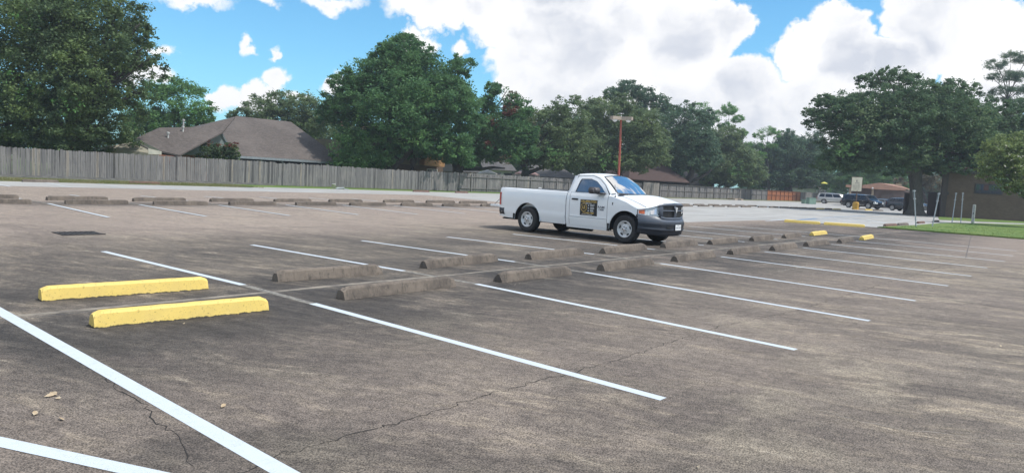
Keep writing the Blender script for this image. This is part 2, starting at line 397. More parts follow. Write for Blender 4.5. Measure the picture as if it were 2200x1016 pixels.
# ------------------------------------------------------------------ ground, lot, lawns
bm = bmesh.new(); sheet(bm, [(-200, -200), (420, -200), (420, 400), (-200, 400)], -.006); structure('ground', bm, 'lawn')
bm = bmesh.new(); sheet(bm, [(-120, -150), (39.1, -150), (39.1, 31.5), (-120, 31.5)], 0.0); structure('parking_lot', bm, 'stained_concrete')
bm = bmesh.new()
sheet(bm, [(-120, 30.2), (33.5, 31.0), (32.3, 23.6), (29.2, 12), (27.9, 7.0), (39.12, 7.0), (39.12, -6), (190, -6), (190, 38.0), (70, 38.2), (24, 38.5), (23, 37.0), (-120, 36.6)], .004)
structure('pale_pavement', bm, 'pale_concrete')
g = [G(*q)[:2] for q in ((1899,488.5),(1930,487),(1965,485.2),(1995,482.6),(2022,480.6),(2050,479.6),(2120,481.2),(2200,483.2))]
bm = bmesh.new(); 
top_edge = g+[(62, -40)]
slab(bm, [(x, y, .045) for x, y in [(39.0, 1.7), (38.7, -4.7), (38.0, -40)] + top_edge[::-1][:-0 or None]], (0, 0, -.05)); structure('lawn', bm, 'lawn')
bm = bmesh.new(); h_ = [G(*q)[:2] for q in ((2018,472.5),(2100,476.2),(2200,480.2),(2600,496),(2600,520),(2700,480),(2200,474),(2015,464.5))]
slab(bm, [(x, y, .03) for x, y in h_], (0, 0, -.024)); structure('lawn_strip', bm, 'lawn')
# blades along the lawn edge
bm = bmesh.new()
for i in range(9000):
    t = random.random()
    if random.random() < .45: x, y = 38.95-.0025*0+random.uniform(-.02, .10)-(.3*t*.9), 1.6-t*14
    else: x, y = random.uniform(39, 58), random.uniform(-12, 1.4)
    if x > 45 and y > .3: continue
    hgt = random.uniform(.012, .035); an = random.random()*6.28; dx, dy = .02*math.cos(an), .02*math.sin(an)
    bm.faces.new([bm.verts.new((x-dx, y-dy, .04)), bm.verts.new((x+dx, y+dy, .04)), bm.verts.new((x+random.uniform(-.03, .03), y+random.uniform(-.03, .03), .045+hgt))])
tag(link('grass', bm, 'lawn'), kind='stuff')
# narrow verge at the foot of the fence
bm = bmesh.new(); sheet(bm, [(-60, 36.6), (23, 37.0), (24, 38.5), (24, 43.8), (-60, 46)], .008)
structure('verge', bm, 'verge_grass')
bm = bmesh.new()
for i in range(7000):
    x = random.uniform(0, 24); y = random.uniform(36.9, 42); hgt = random.uniform(.03, .11)
    bm.faces.new([bm.verts.new((x-.02, y, .008)), bm.verts.new((x+.02, y, .008)), bm.verts.new((x+random.uniform(-.03, .03), y, .01+hgt))])
tag(link('grass', bm, 'verge_grass'), kind='stuff')
bm = bmesh.new(); slab(bm, [(70, 38.3, .03), (190, 37.5, .03), (190, 41.3, .03), (84, 41.2, .03), (60, 41.2, .03), (62, 39.2, .03)], (0, 0, -.025)); structure('verge', bm, 'verge_grass')

# ------------------------------------------------------------------ painted stripes
P = 2.743
S0={1:(672,652),2:(1024,610),3:(1257,585),4:(1419,566),5:(1549,551.4),6:(1643,540.7),7:(1725,532.3),8:(1786,524.8),9:(1839,518),10:(1768,501.6)}
S1={1:(1425,857),2:(1710,751),3:(1868,689),4:(1967,646),5:(2037,614),6:(2087,593),7:(2121,575.4),8:(2159,561.7),9:(2177,549.6),10:(2184,539)}
N0={1:(522,612),2:(868,582),3:(1106,562.4),4:(1276,546),5:(1407,536),6:(1512,527),7:(1599.5,519.8),8:(1670,514.5),9:(1730,508),10:(1768,501.4)}
N1={1:(222,540),2:(541,526),3:(777,517),4:(960.5,509),5:(1102,503),6:(1210,497),10:(1534,483.4)}
bm = bmesh.new(); wr = bmesh.new()
for k in range(1, 11):
    strip(bm, G(*S0[k]), G(*S1[k]), .102, .002)
    a0 = G(*N0[k]); a1 = G(*N1[k]) if k in N1 else (k*P+.1, 5.4, 0)
    strip(bm, a0, a1, .102, .002)
    if k < 10: strip(wr, a0, G(*S0[k]), .10, .0015)
strip(bm, (0.02, .62), (0.04, -9.5), .115, .002)
a0 = Vector(G(0, 949)); b0 = Vector(G(310, 1016)); dd = (b0-a0).normalized()
strip(bm, a0-dd*3.2, b0+dd*1.6, .105, .003)
row2 = [((103.6,438),(233.6,467.8)),((300,440.4),(442.7,465.5)),((470.5,441.3),(622.7,464)),((614.5,441),(770,461.8)),((737.2,441.5),(897,461)),((846.4,442.4),(999,459.5)),
        ((939,443.6),(1072,457.5)),((1021,444.5),(1160,457)),((150,419.3),(188,424)),((302.7,421.5),(357,427)),((439,422.5),(500,428)),((557,423.6),(612,429)),((663.6,425.5),(711,430)),
        ((755,427.3),(812,433)),((841,428.4),(903,434.5)),((919,429.5),(985,435)),((33,426),(54,429.4)),((232,429.3),(243,431.2)),((401,431.6),(414,433.6)),
        ((1474,456.5),(1540,462)),((1555,463),(1622,469.4))]
for a_, b_ in row2: strip(bm, G(*a_), G(*b_), .105, .012)
for a_, b_ in (((54,429.4),(103.6,438)),((243,431.2),(300,440.4)),((414,433.6),(470,441.3)),((1463,444.5),(1500,447)),((1500,446),(1560,450)),((1560,449.5),(1630,453.5)),((1630,449),(1700,453))): strip(wr, G(*a_), G(*b_), .10, .009)
for a_, b_ in (((-40,390),(22,401.5)),((97,393),(152,403)),((213,396),(270,404)),((335,399),(391,407)),((438,401),(490,408.4)),((520,402.5),(583,410.5)),((608,405),(667,412)),((700,407),(752,413.2)),((780,409.6),(830,414.6))):
    strip(bm, G(*a_), G(*b_), .105, .012)
# edge line and the accessible bays by the two long yellow stops
for a_, b_, wd in (((1645,475.2),(1682,473),.12),((1655,474),(1686,472.4),.1),((1756.5,470),(1789.6,468.2),.12),((1789.6,468.2),(1828,475),.12),((1824,470),(1872,477.8),.12),((1862,472),(1907,481),.12),
                   ((1790,464.5),(1845,462.8),.12),((1845,462.8),(1890,463.2),.12),((1905,468),(1960,474.5),.12),((1935,467),(1990,474),.12),((1862,487),(1893,489.6),.12),((1866,482.5),(1900,487),.12),((1885,464),(1935,470.4),.12)):
    strip(bm, G(*a_), G(*b_), wd, .013)
structure('parking_stripes', bm, 'stripe_paint'); structure('worn_stripes', wr, 'worn_paint')
bm = bmesh.new()
for a_, b_ in (((1700,474.3),(1756,470.6)),((1708,472.6),(1754,469.4)),((1758,471.6),(1800,472.6)),((1770,467.6),(1812,466.2)),((1812,466.2),(1860,464.6)),((1800,469.6),(1850,471.2)),((1830,463.6),(1890,461.8)),((1846,467),(1895,469))):
    strip(bm, G(*a_), G(*b_), .2, .010)
structure('blue_markings', bm, 'blue_paint')

# joints and cracks
bm = bmesh.new(); js = [(-60, -.05)]+[(x, .02*math.sin(x*1.7)) for x in range(-50, 39, 2)]
for a_, b_ in zip(js, js[1:]): strip(bm, a_, b_, .095+random.uniform(-.03, .03), .001)
strip(bm, (-40, 17.75), (33, 17.75), .08, .006)
structure('dusty_joint', bm, 'joint_dust')
bm = bmesh.new(); strip(bm, (-60, -.16), (38.9, -.10), .03, .0012); structure('dark_joint', bm, 'joint_dark')
bm = bmesh.new()
for a_, b_ in (((-40, 8.55), (28, 8.35)), ((9.6, -16), (11.6, -4.8)), ((21.5, 8.4), (21.4, 17.7)), ((-3.5, 8.5), (-3.3, 17.7)), ((-40, 24.2), (32, 24.4)), ((36.9, -4.7), (38.6, -4.0)), ((22, -4.75), (38.5, -2.6)), ((-1.6, -9), (-1.4, 0))): strip(bm, a_, b_, .022, .005)
structure('pavement_joints', bm, 'joint_dark')
def crack(bm, pts, wd):
    out = []
    for a_, b_ in zip(pts, pts[1:]):
        a_, b_ = Vector(a_[:2]), Vector(b_[:2]); n = max(2, int((b_-a_).length/.06))
        for i in range(n): out.append(a_.lerp(b_, i/n)+Vector((random.gauss(0, .015), random.gauss(0, .02))))
    L_, R2 = [], []
    for i, p_ in enumerate(out[:-1]):
        d = (out[i+1]-p_).normalized(); nn = Vector((-d.y, d.x))*wd*random.uniform(.25, 1.)
        L_.append(bm.verts.new((*(p_+nn), .0016))); R2.append(bm.verts.new((*(p_-nn), .0016)))
    for i in range(len(L_)-1): bm.faces.new([L_[i], L_[i+1], R2[i+1], R2[i]])
bm = bmesh.new()
crack(bm, [G(*q) for q in ((480,1030),(610,975),(780,928),(950,880),(1060,843),(1180,812),(1250,795),(1320,775),(1440,735),(1550,700),(1700,670),(1800,640),(1870,618),(2000,580),(2045,565),(2110,545))], .0062)
crack(bm, [G(*q) for q in ((205,797),(250,835),(312,870),(310,895),(350,915),(390,940),(400,960),(410,990),(450,1020))], .0055)
crack(bm, [G(*q) for q in ((110,738),(160,765),(205,797))], .003)
structure('pavement_cracks', bm, 'crack')
bm = bmesh.new()
crack(bm, [G(*q) for q in ((1760,880),(1850,905),(1950,925),(2060,935),(2140,952),(2260,960))], .0035)
crack(bm, [G(*q) for q in ((1080,600),(1100,612),(1190,598))], .003)
crack(bm, [G(*q) for q in ((1670,583),(1712,576),(1716,572)) ], .012)
crack(bm, [G(*q) for q in ((1705,568),(1716,576),(1740,566))], .008)
structure('pale_crack', bm, mat('pale_scratch', (.42, .38, .32), .9))

# ------------------------------------------------------------------ storm drain
e = empty('storm_drain', (3.2, 8.0, 0), R_(0), 'dark iron storm drain grate set flush in the lane', 'drain')
cs = [Vector(G(*q)) for q in ((112,500.5),(160,497),(226,503),(178,508))]
cx = sum((c_ for c_ in cs), Vector())/4; e.location = cx
mat('iron', (.030, .028, .028), .7, (.05, .042, .038), 12); mat('black_hole', (.006, .006, .006), 1.0)
bm = bmesh.new(); W2, H2 = .34, .30
for x0 in np.linspace(-W2, W2, 8): box(bm, x0-.028, x0+.028, -H2, H2, .003, .016)
for y0 in (-H2, H2): box(bm, -W2-.05, W2+.05, y0-.03, y0+.03, .002, .018)
o = link('grate', bm, 'iron', e); 
bm = bmesh.new(); sheet(bm, [(-W2-.04, -H2), (W2+.04, -H2), (W2+.04, H2), (-W2-.04, H2)], .0025); link('pit', bm, 'black_hole', e)

# ------------------------------------------------------------------ wheel stops
a = NT('stop_yellow'); ob = a.tc.outputs['Object']; X, Y, Z = a.sep(ob)
n1_ = a.noise(ob, 45, 3, .7); n2_ = a.noise(ob, 6, 4, .6); n3_ = a.noise(ob, 14, 4, .7)
c = a.mix(a.math('MULTIPLY', a.rng(n2_, .4, .7), .5), (.74, .54, .14), (.64, .47, .15))
c = a.mix(a.math('MULTIPLY', a.rng(n1_, .60, .66), .7), c, (.26, .19, .06)); c = a.mix(a.math('MULTIPLY', a.rng(n3_, .60, .75), .55), c, (.42, .33, .16))
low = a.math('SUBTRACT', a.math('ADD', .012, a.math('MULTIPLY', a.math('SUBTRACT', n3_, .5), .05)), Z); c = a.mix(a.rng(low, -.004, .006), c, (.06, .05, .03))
a.bump(n1_, .35, .006); a.done(c, .6)
a = NT('stop_grey'); ob = a.tc.outputs['Object']; X, Y, Z = a.sep(ob)
n1_ = a.noise(ob, 40, 4, .75); n2_ = a.noise(a.pos, 2.5, 5, .65); n3_ = a.noise(a.pos, 5, 4, .7, stretch=(4, 4, .4))
c = a.mix(a.rng(n2_, .35, .65), (.105, .086, .072), (.185, .150, .120)); c = a.mix(a.math('MULTIPLY', a.rng(n3_, .48, .7), .7), c, (.055, .048, .042))
c = a.mix(a.math('MULTIPLY', a.rng(n1_, .58, .68), .6), c, (.26, .215, .175)); a.bump(n1_, .7, .008); a.done(c, .9)
mat('stop_rusty', (.20, .11, .08), .9, (.11, .075, .06), 8)
def stopmesh(name, m, seg=24, chip=0.0, half=.092, top=.052, hgt=.15, wear=.004):
    bm = bmesh.new(); Lh = .915; rows = []
    xs = [-Lh, -Lh+.02]+list(np.linspace(-Lh+.07, Lh-.07, seg))+[Lh-.02, Lh]
    for i, x in enumerate(xs):
        e_ = min(x+Lh, Lh-x); k = min(1, e_/.07); hh = hgt*(.80+.20*k); tp = top
        sec = [(-half, 0), (-half+.008, .035), (-tp-.012, hh-.022), (-tp+.012, hh), (0, hh+.006), (tp-.012, hh), (tp+.012, hh-.022), (half-.008, .035), (half, 0)]
        row = []
        for (y, z) in sec:
            j = wear*(1 if seg > 10 else .4); dz = random.gauss(0, j) if z > .05 else 0
            if chip and abs(x) > Lh-.12 and z > .08: dz -= random.uniform(0, chip)
            row.append((x+(random.gauss(0, j) if e_ > .0 else 0), y+random.gauss(0, j*.7), max(0, z+dz)))
        rows.append(row)
    V, fs = grid(bm, rows); bm.faces.new(V[0]); bm.faces.new(V[-1][::-1]); bm.faces.new([r[0] for r in V]+[r[-1] for r in V][::-1])
    bmesh.ops.recalc_face_normals(bm, faces=bm.faces[:])
    me = bpy.data.meshes.new(name); bm.to_mesh(me); bm.free(); me.materials.append(MATS[m]); return me
ME = {'y': [stopmesh('wheel_stop', 'stop_yellow', 24, 0, wear=.0010), stopmesh('wheel_stop', 'stop_yellow', 24, .012, wear=.0014), stopmesh('wheel_stop', 'stop_yellow', 12, .02)],
      'g': [stopmesh('wheel_stop', 'stop_grey', 30, .03, top=.045, wear=.0022) for _ in range(4)], 'r': [stopmesh('wheel_stop', 'stop_rusty', 10, .02)], 'gf': [stopmesh('wheel_stop', 'stop_grey', 6, .01) for _ in range(2)]}
def stop(a_, b_, kind, label, group, idx=0, fixed=False):
    a_ = Vector(G(*a_)); b_ = Vector(G(*b_)); d = b_-a_; ln = d.length; d.normalize(); nrm = Vector((-d.y, d.x, 0))
    if nrm.dot(Vector(CAM)-a_) > 0: nrm = -nrm
    me = ME[kind][idx % len(ME[kind])]
    o = bpy.data.objects.new('wheel_stop', me); col.objects.link(o)
    mid = (a_+b_)/2+nrm*.092; o.location = (mid.x, mid.y, .001); o.rotation_euler = (0, 0, math.atan2(d.y, d.x) if abs(d.x) < 9 else 0)
    s = ln/1.83 if fixed else min(1.12, max(.88, ln/1.83)); o.scale = (s, 1, 1)
    tag(o, label, 'wheel stop', group); return o
ordn = ['first','second','third','fourth','fifth','sixth','seventh','eighth','ninth','tenth','eleventh','twelfth','thirteenth','fourteenth','fifteenth','sixteenth','seventeenth','eighteenth','nineteenth','twentieth','twenty-first','twenty-second','twenty-third','twenty-fourth','twenty-fifth']
GN = 'wheel stops along the near double row'
S_ = [((203,706),(578,668)),((741,645),(980,616)),((1078.6,607.6),(1228.6,590.5)),((1299.5,582.8),(1405.9,568.6)),((1456.8,563.4),(1538,552)),((1571.6,548.6),(1638.6,538.4)),((1663.6,539.5),(1716,531.6)),((1736.4,530),(1784,524.3)),((1805.7,523.6),(1838,516.8)),((1855.7,516.8),(1879,511.8))]
N_ = [((90,648),(448,622)),((598,606),(822,589)),((917.7,577.6),(1070.4,561.8)),((1142.7,558.5),(1255.4,546.8)),((1301,545.5),(1391,536)),((1430.7,533.2),(1500,526)),((1529.5,526),(1587.5,519.5)),((1619.3,518.6),(1665.5,513.4)),((1687.5,512.7),(1724,507.7)),((1746.6,507.3),(1780,503.2))]
for i, q in enumerate(S_):
    if i == 0: stop(*q, 'y', 'big yellow wheel stop with a chipped right end, nearest in the foreground', GN, 1)
    elif i == 9: stop(*q, 'y', 'small yellow wheel stop closest to the lawn, at the far end of the front line', GN, 2)
    else: stop(*q, 'g', 'weathered grey wheel stop, %s after the big yellow one in the front line' % ordn[i-1], GN, i)
for i, q in enumerate(N_):
    if i == 0: stop(*q, 'y', 'yellow wheel stop with clean square ends just behind the nearest one', GN, 0)
    elif i == 9: stop(*q, 'y', 'small yellow wheel stop ending the back line, just below the long yellow pair', GN, 2)
    else: stop(*q, 'g', 'weathered grey wheel stop, %s after the rear yellow one in the back line' % ordn[i-1], GN, i+2)
G2 = 'wheel stops along the far double row'
R2s = [((-66,437.5),(65.5,438.5)),((141.8,438.7),(276.4,439.5)),((331.8,440.4),(447.6,441.3)),((495.5,440.9),(594.5,441)),((638,441.3),(723.6,442)),((754.5,441.8),(830,442.2)),((864.5,442.7),(930.5,443.3)),((953.6,443.6),(1011,444)),((1035.5,443.9),(1090,444.1)),
       ((1463.6,444),(1493.6,444)),((1500,444.2),(1527,444.4)),((1533.6,444.7),(1558,445)),((1564,445.2),(1588,445.4)),((1593,445.6),(1615.5,445.8)),((1631,446.2),(1648,446.3)),((1654.5,446.7),(1673.6,446.9)),((1677,447.2),(1697,447.5)),((1699,447.8),(1716,448.1)),((1718,448.5),(1736,448.9)),((1737,449.3),(1754.5,449.6))]
for i, q in enumerate(R2s): stop(*q, 'gf', ('grey wheel stop, %s from the left in the front far line' % ordn[i] if i < 9 else 'small grey wheel stop, %s right of the pickup in the front far line' % ordn[i-9]), G2, i)
R2n = [((-80,426.8),(32.7,428.4)),((103,431),(232.7,431.2)),((288.7,433.3),(400,433.4)),((451.8,434.2),(549,434)),((589,434.5),(672.7,434.4)),((707,434.9),(782,435.1)),((812.7,435.2),(903.6,436)),((911,436),(985,437)),((987,437.1),(1050,438.2)),
       ((1461,441.5),(1483,441.6)),((1491,441.7),(1515,442)),((1523.6,442.1),(1546,442.5)),((1552.7,442.8),(1573.6,443.1)),((1582,443.3),(1601,443.7)),((1609,443.8),(1626,444.2))]
for i, q in enumerate(R2n): stop(*q, 'gf', ('grey wheel stop, %s from the left in the rear far line' % ordn[i] if i < 9 else 'small grey wheel stop, %s right of the pickup in the rear far line' % ordn[i-9]), G2, i+1)
stop((1757,450), (1772,450.2), 'y', 'tiny yellow wheel stop left of the lone dark one near the sign', G2, 2)
stop((1774.5,450.4), (1789,450.6), 'gf', 'lone grey wheel stop between two tiny yellow ones', G2, 0)
stop((1792,451), (1806.7,451.3), 'y', 'tiny yellow wheel stop just left of the yellow sign base', G2, 2)
stop((1843,450.6), (1859,451), 'gf', 'grey wheel stop just right of the yellow sign base', G2, 0)
stop((1861,452.2), (1874,452.6), 'y', 'tiny yellow wheel stop under the front wheel of the dark suv', G2, 2)
stop((1876,452.8), (1900,453.6), 'gf', 'long grey wheel stop in front of the dark suv bumper', G2, 1)
GL = 'long yellow stops beside the accessible bays'
stop((1685,477.5), (1762,482.8), 'y', 'left one of two long yellow stops lying end to end', GL, 0, True)
stop((1770,483.2), (1858,489), 'y', 'right one of two long yellow stops lying end to end', GL, 0, True)
GC = 'short worn stops at the corner of the lawn'
stop((1903,487), (1929,486), 'r', 'rusty red wheel stop at the lawn corner', GC)
stop((1931,485.2), (1955,484), 'gf', 'dark speckled wheel stop between the rusty one and the first steel post', GC)
stop((1970,481.2), (1992,479.6), 'r', 'brownish wheel stop right of the first steel post', GC)
stop((2004,478.4), (2022,477), 'gf', 'dark wheel stop beside the second steel post', GC, 1)
GF = 'wheel stops on the verge below the long fence'
stop((50,391.6), (127,393), 'gf', 'crumbling concrete wheel stop on the verge, far left', GF)
stop((278,394.4), (344,396.6), 'r', 'rust stained wheel stop on the verge left of the gabled house', GF)
stop((889,412.4), (923,413.4), 'r', 'rust stained wheel stop below the right end of the long fence', GF)
stop((980,414.8), (1006,415.4), 'r', 'rust stained wheel stop at the start of the railed fence', GF)

# fallen leaves
mat('dry_leaf', (.50, .42, .30), .8, (.38, .27, .16), 20)
for i, (px, py, s) in enumerate(((115,848,.05),(108,852,.035),(76,890,.035),(132,902,.03),(480,874,.03),(125,858,.02),(395,697,.02),(2150,745,.02),(1500,1006,.02))):
    x, y, _ = G(px, py); bm = bmesh.new(); an = random.random()*6.28; d = Vector((math.cos(an), math.sin(an))); n = Vector((-d.y, d.x))
    c0 = Vector((x, y)); pts = []
    for t, wv, z in ((-1, 0, .006), (-.4, .38, .014), (.3, .34, .018), (1, 0, .010), (.3, -.34, .006), (-.4, -.38, .006)):
        q = c0+d*s*t+n*s*wv; pts.append((q.x, q.y, z+.002))
    slab(bm, pts, (0, 0, .0012)); tag(link('fallen_leaf', bm, 'dry_leaf'), ['larger pale dry leaf of the pair left of the thick near stripe','smaller leaf touching the larger pale leaf left of the near stripe','dry leaf lying farthest left, near the lower left stripe','brown dry leaf between the two crossing stripes at lower left','pale leaf alone on the bay right of the thick near stripe','tiny leaf crumb right of the leaf pair at lower left','tiny leaf below the big yellow wheel stop','tiny pale leaf far right beyond the stripes','tiny leaf at the very bottom, right of centre'][i], 'leaf', 'dry leaves scattered on the pavement')

# ------------------------------------------------------------------ fences
def fence_frame(a_, b_, name, label):
    a_ = Vector((a_[0], a_[1], 0)); b_ = Vector((b_[0], b_[1], 0)); d = b_-a_
    e_ = empty(name, a_, math.atan2(d.y, d.x), label, 'fence', 'wooden fences around the lot'); return e_, d.length
def pickets(e_, ln, h=1.83, wd=.14, m='grey_pickets', y0=0., jit=.02, lean=.006, base=.06, step=None):
    bm = bmesh.new(); x = 0; 
    while x < ln-.02:
        w_ = wd*random.uniform(.96, 1.0); hh = h+random.gauss(0, jit)+(step(x) if step else 0); dy = random.uniform(-lean, lean)*2; sk = random.gauss(0, .011)
        x1 = min(x+w_, ln); z0 = base+random.uniform(-.015, .015)
        pts = [(x+.002, y0+dy, z0), (x1-.003, y0+dy, z0), (x1-.003+sk, y0+dy, hh-.025), (x1-.03+sk, y0+dy, hh), (x+.03+sk, y0+dy, hh), (x+.002+sk, y0+dy, hh-.025)]
        slab(bm, pts, (0, .018, 0)); x += wd+.004
    return link('pickets', bm, m, e_)
FA, FB = (10.65, 44.75), (47.1, 41.6)
fd = Vector((FB[0]-FA[0], FB[1]-FA[1])).normalized()
A0 = (FA[0]-fd.x*26, FA[1]-fd.y*26); A1 = (FA[0]+fd.x*17.8, FA[1]+fd.y*17.8); A2 = FB
e_, ln = fence_frame(A0, A1, 'wooden_fence', 'weathered grey picket fence with a low kickboard in front of the gabled brown house')
pickets(e_, ln, 1.86, base=.14)
bm = bmesh.new(); x = 0
while x < ln:
    l_ = random.uniform(3, 4.8); box(bm, x, min(ln, x+l_)-.01, -.05-random.uniform(0, .03), -.012, .0, .15+random.uniform(-.02, .02)); x += l_
link('kickboard', bm, 'grey_rail', e_)
e_, ln = fence_frame(A1, A2, 'wooden_fence', 'weathered grey picket fence standing on dirt before the tan two storey house')
pickets(e_, ln, 1.80, base=.03, jit=.03, lean=.01, step=lambda x: .03*math.sin(x*.4))
bm = bmesh.new(); box(bm, ln-.1, ln+.02, -.03, .06, 0, 1.82); link('fence_post', bm, 'grey_rail', e_)
def rail_fence(a_, b_, h, label, m='grey_pickets', rail='grey_rail', sp=2.4, rails=(.28, 1.45), cap=False, name='wooden_fence'):
    e_, ln = fence_frame(a_, b_, name, label); pickets(e_, ln, h, m=m, y0=.06, base=.04)
    n = max(1, round(ln/sp))
    for i in range(n+1):
        bm = bmesh.new(); x = ln*i/n; box(bm, x-.045, x+.045, -.045, .045, 0, h-.12); link('fence_post', bm, rail, e_)
    for z in rails:
        bm = bmesh.new(); box(bm, .0, ln, -.012, .055, z, z+.09); link('rail', bm, rail, e_)
    if cap:
        bm = bmesh.new(); box(bm, 0, ln, -.07, .11, h+.0, h+.04); link('cap_rail', bm, rail, e_)
    return e_
B0 = (47.2, 42.0)
rail_fence(B0, (82, 41.4), 1.85, 'dark grey fence with exposed posts and rails behind the pickup bed')
e_, ln = fence_frame((82.05, 41.2), (86.4, 41.2), 'wooden_fence', 'pale solid plank gate panel right of the pickup windscreen'); pickets(e_, ln, 2.0, m='tan_pickets', base=.1)
rail_fence((86.6, 41.2), (126.0, 41.2), 1.83, 'long capped grey panelled fence right of the pickup', sp=2.44, rails=(.95,), cap=True)
rail_fence((126.1, 41.2), (143.5, 41.2), 1.83, 'short bright orange new cedar panelled fence', m='orange_pickets', rail='orange_rail', sp=2.2, rails=(.95,), cap=True)
e_, ln = fence_frame((143.6, 41.4), (215, 41.8), 'wooden_fence', 'plain pale grey fence behind the silver suv'); pickets(e_, ln, 1.85, wd=.3, base=.05)

# ------------------------------------------------------------------ trees
def leaves(P_, size, asp=.5, up=.35, jit=.35):
    n = len(P_); nrm = rng.normal(size=(n, 3)); nrm[:, 2] = np.abs(nrm[:, 2])+up; nrm /= np.linalg.norm(nrm, axis=1)[:, None]
    t = rng.normal(size=(n, 3)); t -= (t*nrm).sum(1)[:, None]*nrm; t /= np.linalg.norm(t, axis=1)[:, None]; b = np.cross(nrm, t)
    s = (size*(1+jit*rng.normal(size=n)).clip(.4, 2))[:, None]*.5
    V = np.stack([P_-t*s, P_-b*s*asp+nrm*s*.15, P_+t*s, P_+b*s*asp+nrm*s*.15], 1).reshape(-1, 3)
    return V
def leafobj(name, parts, parent, loc):
    V = np.concatenate([q[0] for q in parts]); n = len(V)//4; me = bpy.data.meshes.new(name); V = V-np.array(loc)
    mi = np.concatenate([np.full(len(q[0])//4, i, dtype=np.int32) for i, q in enumerate(parts)])
    me.vertices.add(4*n); me.vertices.foreach_set('co', V.astype(np.float32).ravel())
    me.loops.add(4*n); me.loops.foreach_set('vertex_index', np.arange(4*n, dtype=np.int32))
    me.polygons.add(n); me.polygons.foreach_set('loop_start', np.arange(0, 4*n, 4, dtype=np.int32)); me.polygons.foreach_set('loop_total', np.full(n, 4, dtype=np.int32))
    for _, m in parts: me.materials.append(MATS[m])
    me.polygons.foreach_set('material_index', mi); me.update(calc_edges=True); me.validate()
    o = bpy.data.objects.new(name, me); col.objects.link(o); o.parent = parent; return o
def sphere_pts(n):
    v = rng.normal(size=(n, 3)); return v/np.linalg.norm(v, axis=1)[:, None]
def lobe_points(c, r, dens, flat=.8, clump=.24, fill=.13, droop=0.):
    clump = clump*.84
    """leaf positions: clumps on the shell of one lobe plus a thinner fill"""
    nc = max(9, int(24*(r/2.)**1.5)); dirs = sphere_pts(nc); rad = r*(.62+.42*rng.random(nc)**.7)
    cc = c+dirs*rad[:, None]*np.array([1, 1, flat]); N_l = int(dens*r*r); out = []
    per = rng.multinomial(int(N_l*(1-fill)), rng.dirichlet(np.ones(nc)*4))
    for k in range(nc):
        s = r*clump*rng.uniform(.7, 1.35); g_ = rng.normal(size=(per[k], 3))*np.array([1, 1, .62])*s*.62
        g_[:, 2] -= droop*np.abs(g_[:, 0]+g_[:, 1])*.3
        out.append(cc[k]+g_)
    nf = int(N_l*fill); out.append(c+sphere_pts(nf)*(r*rng.random(nf)**.45)[:, None]*np.array([1, 1, flat])*.95)
    return np.concatenate(out)
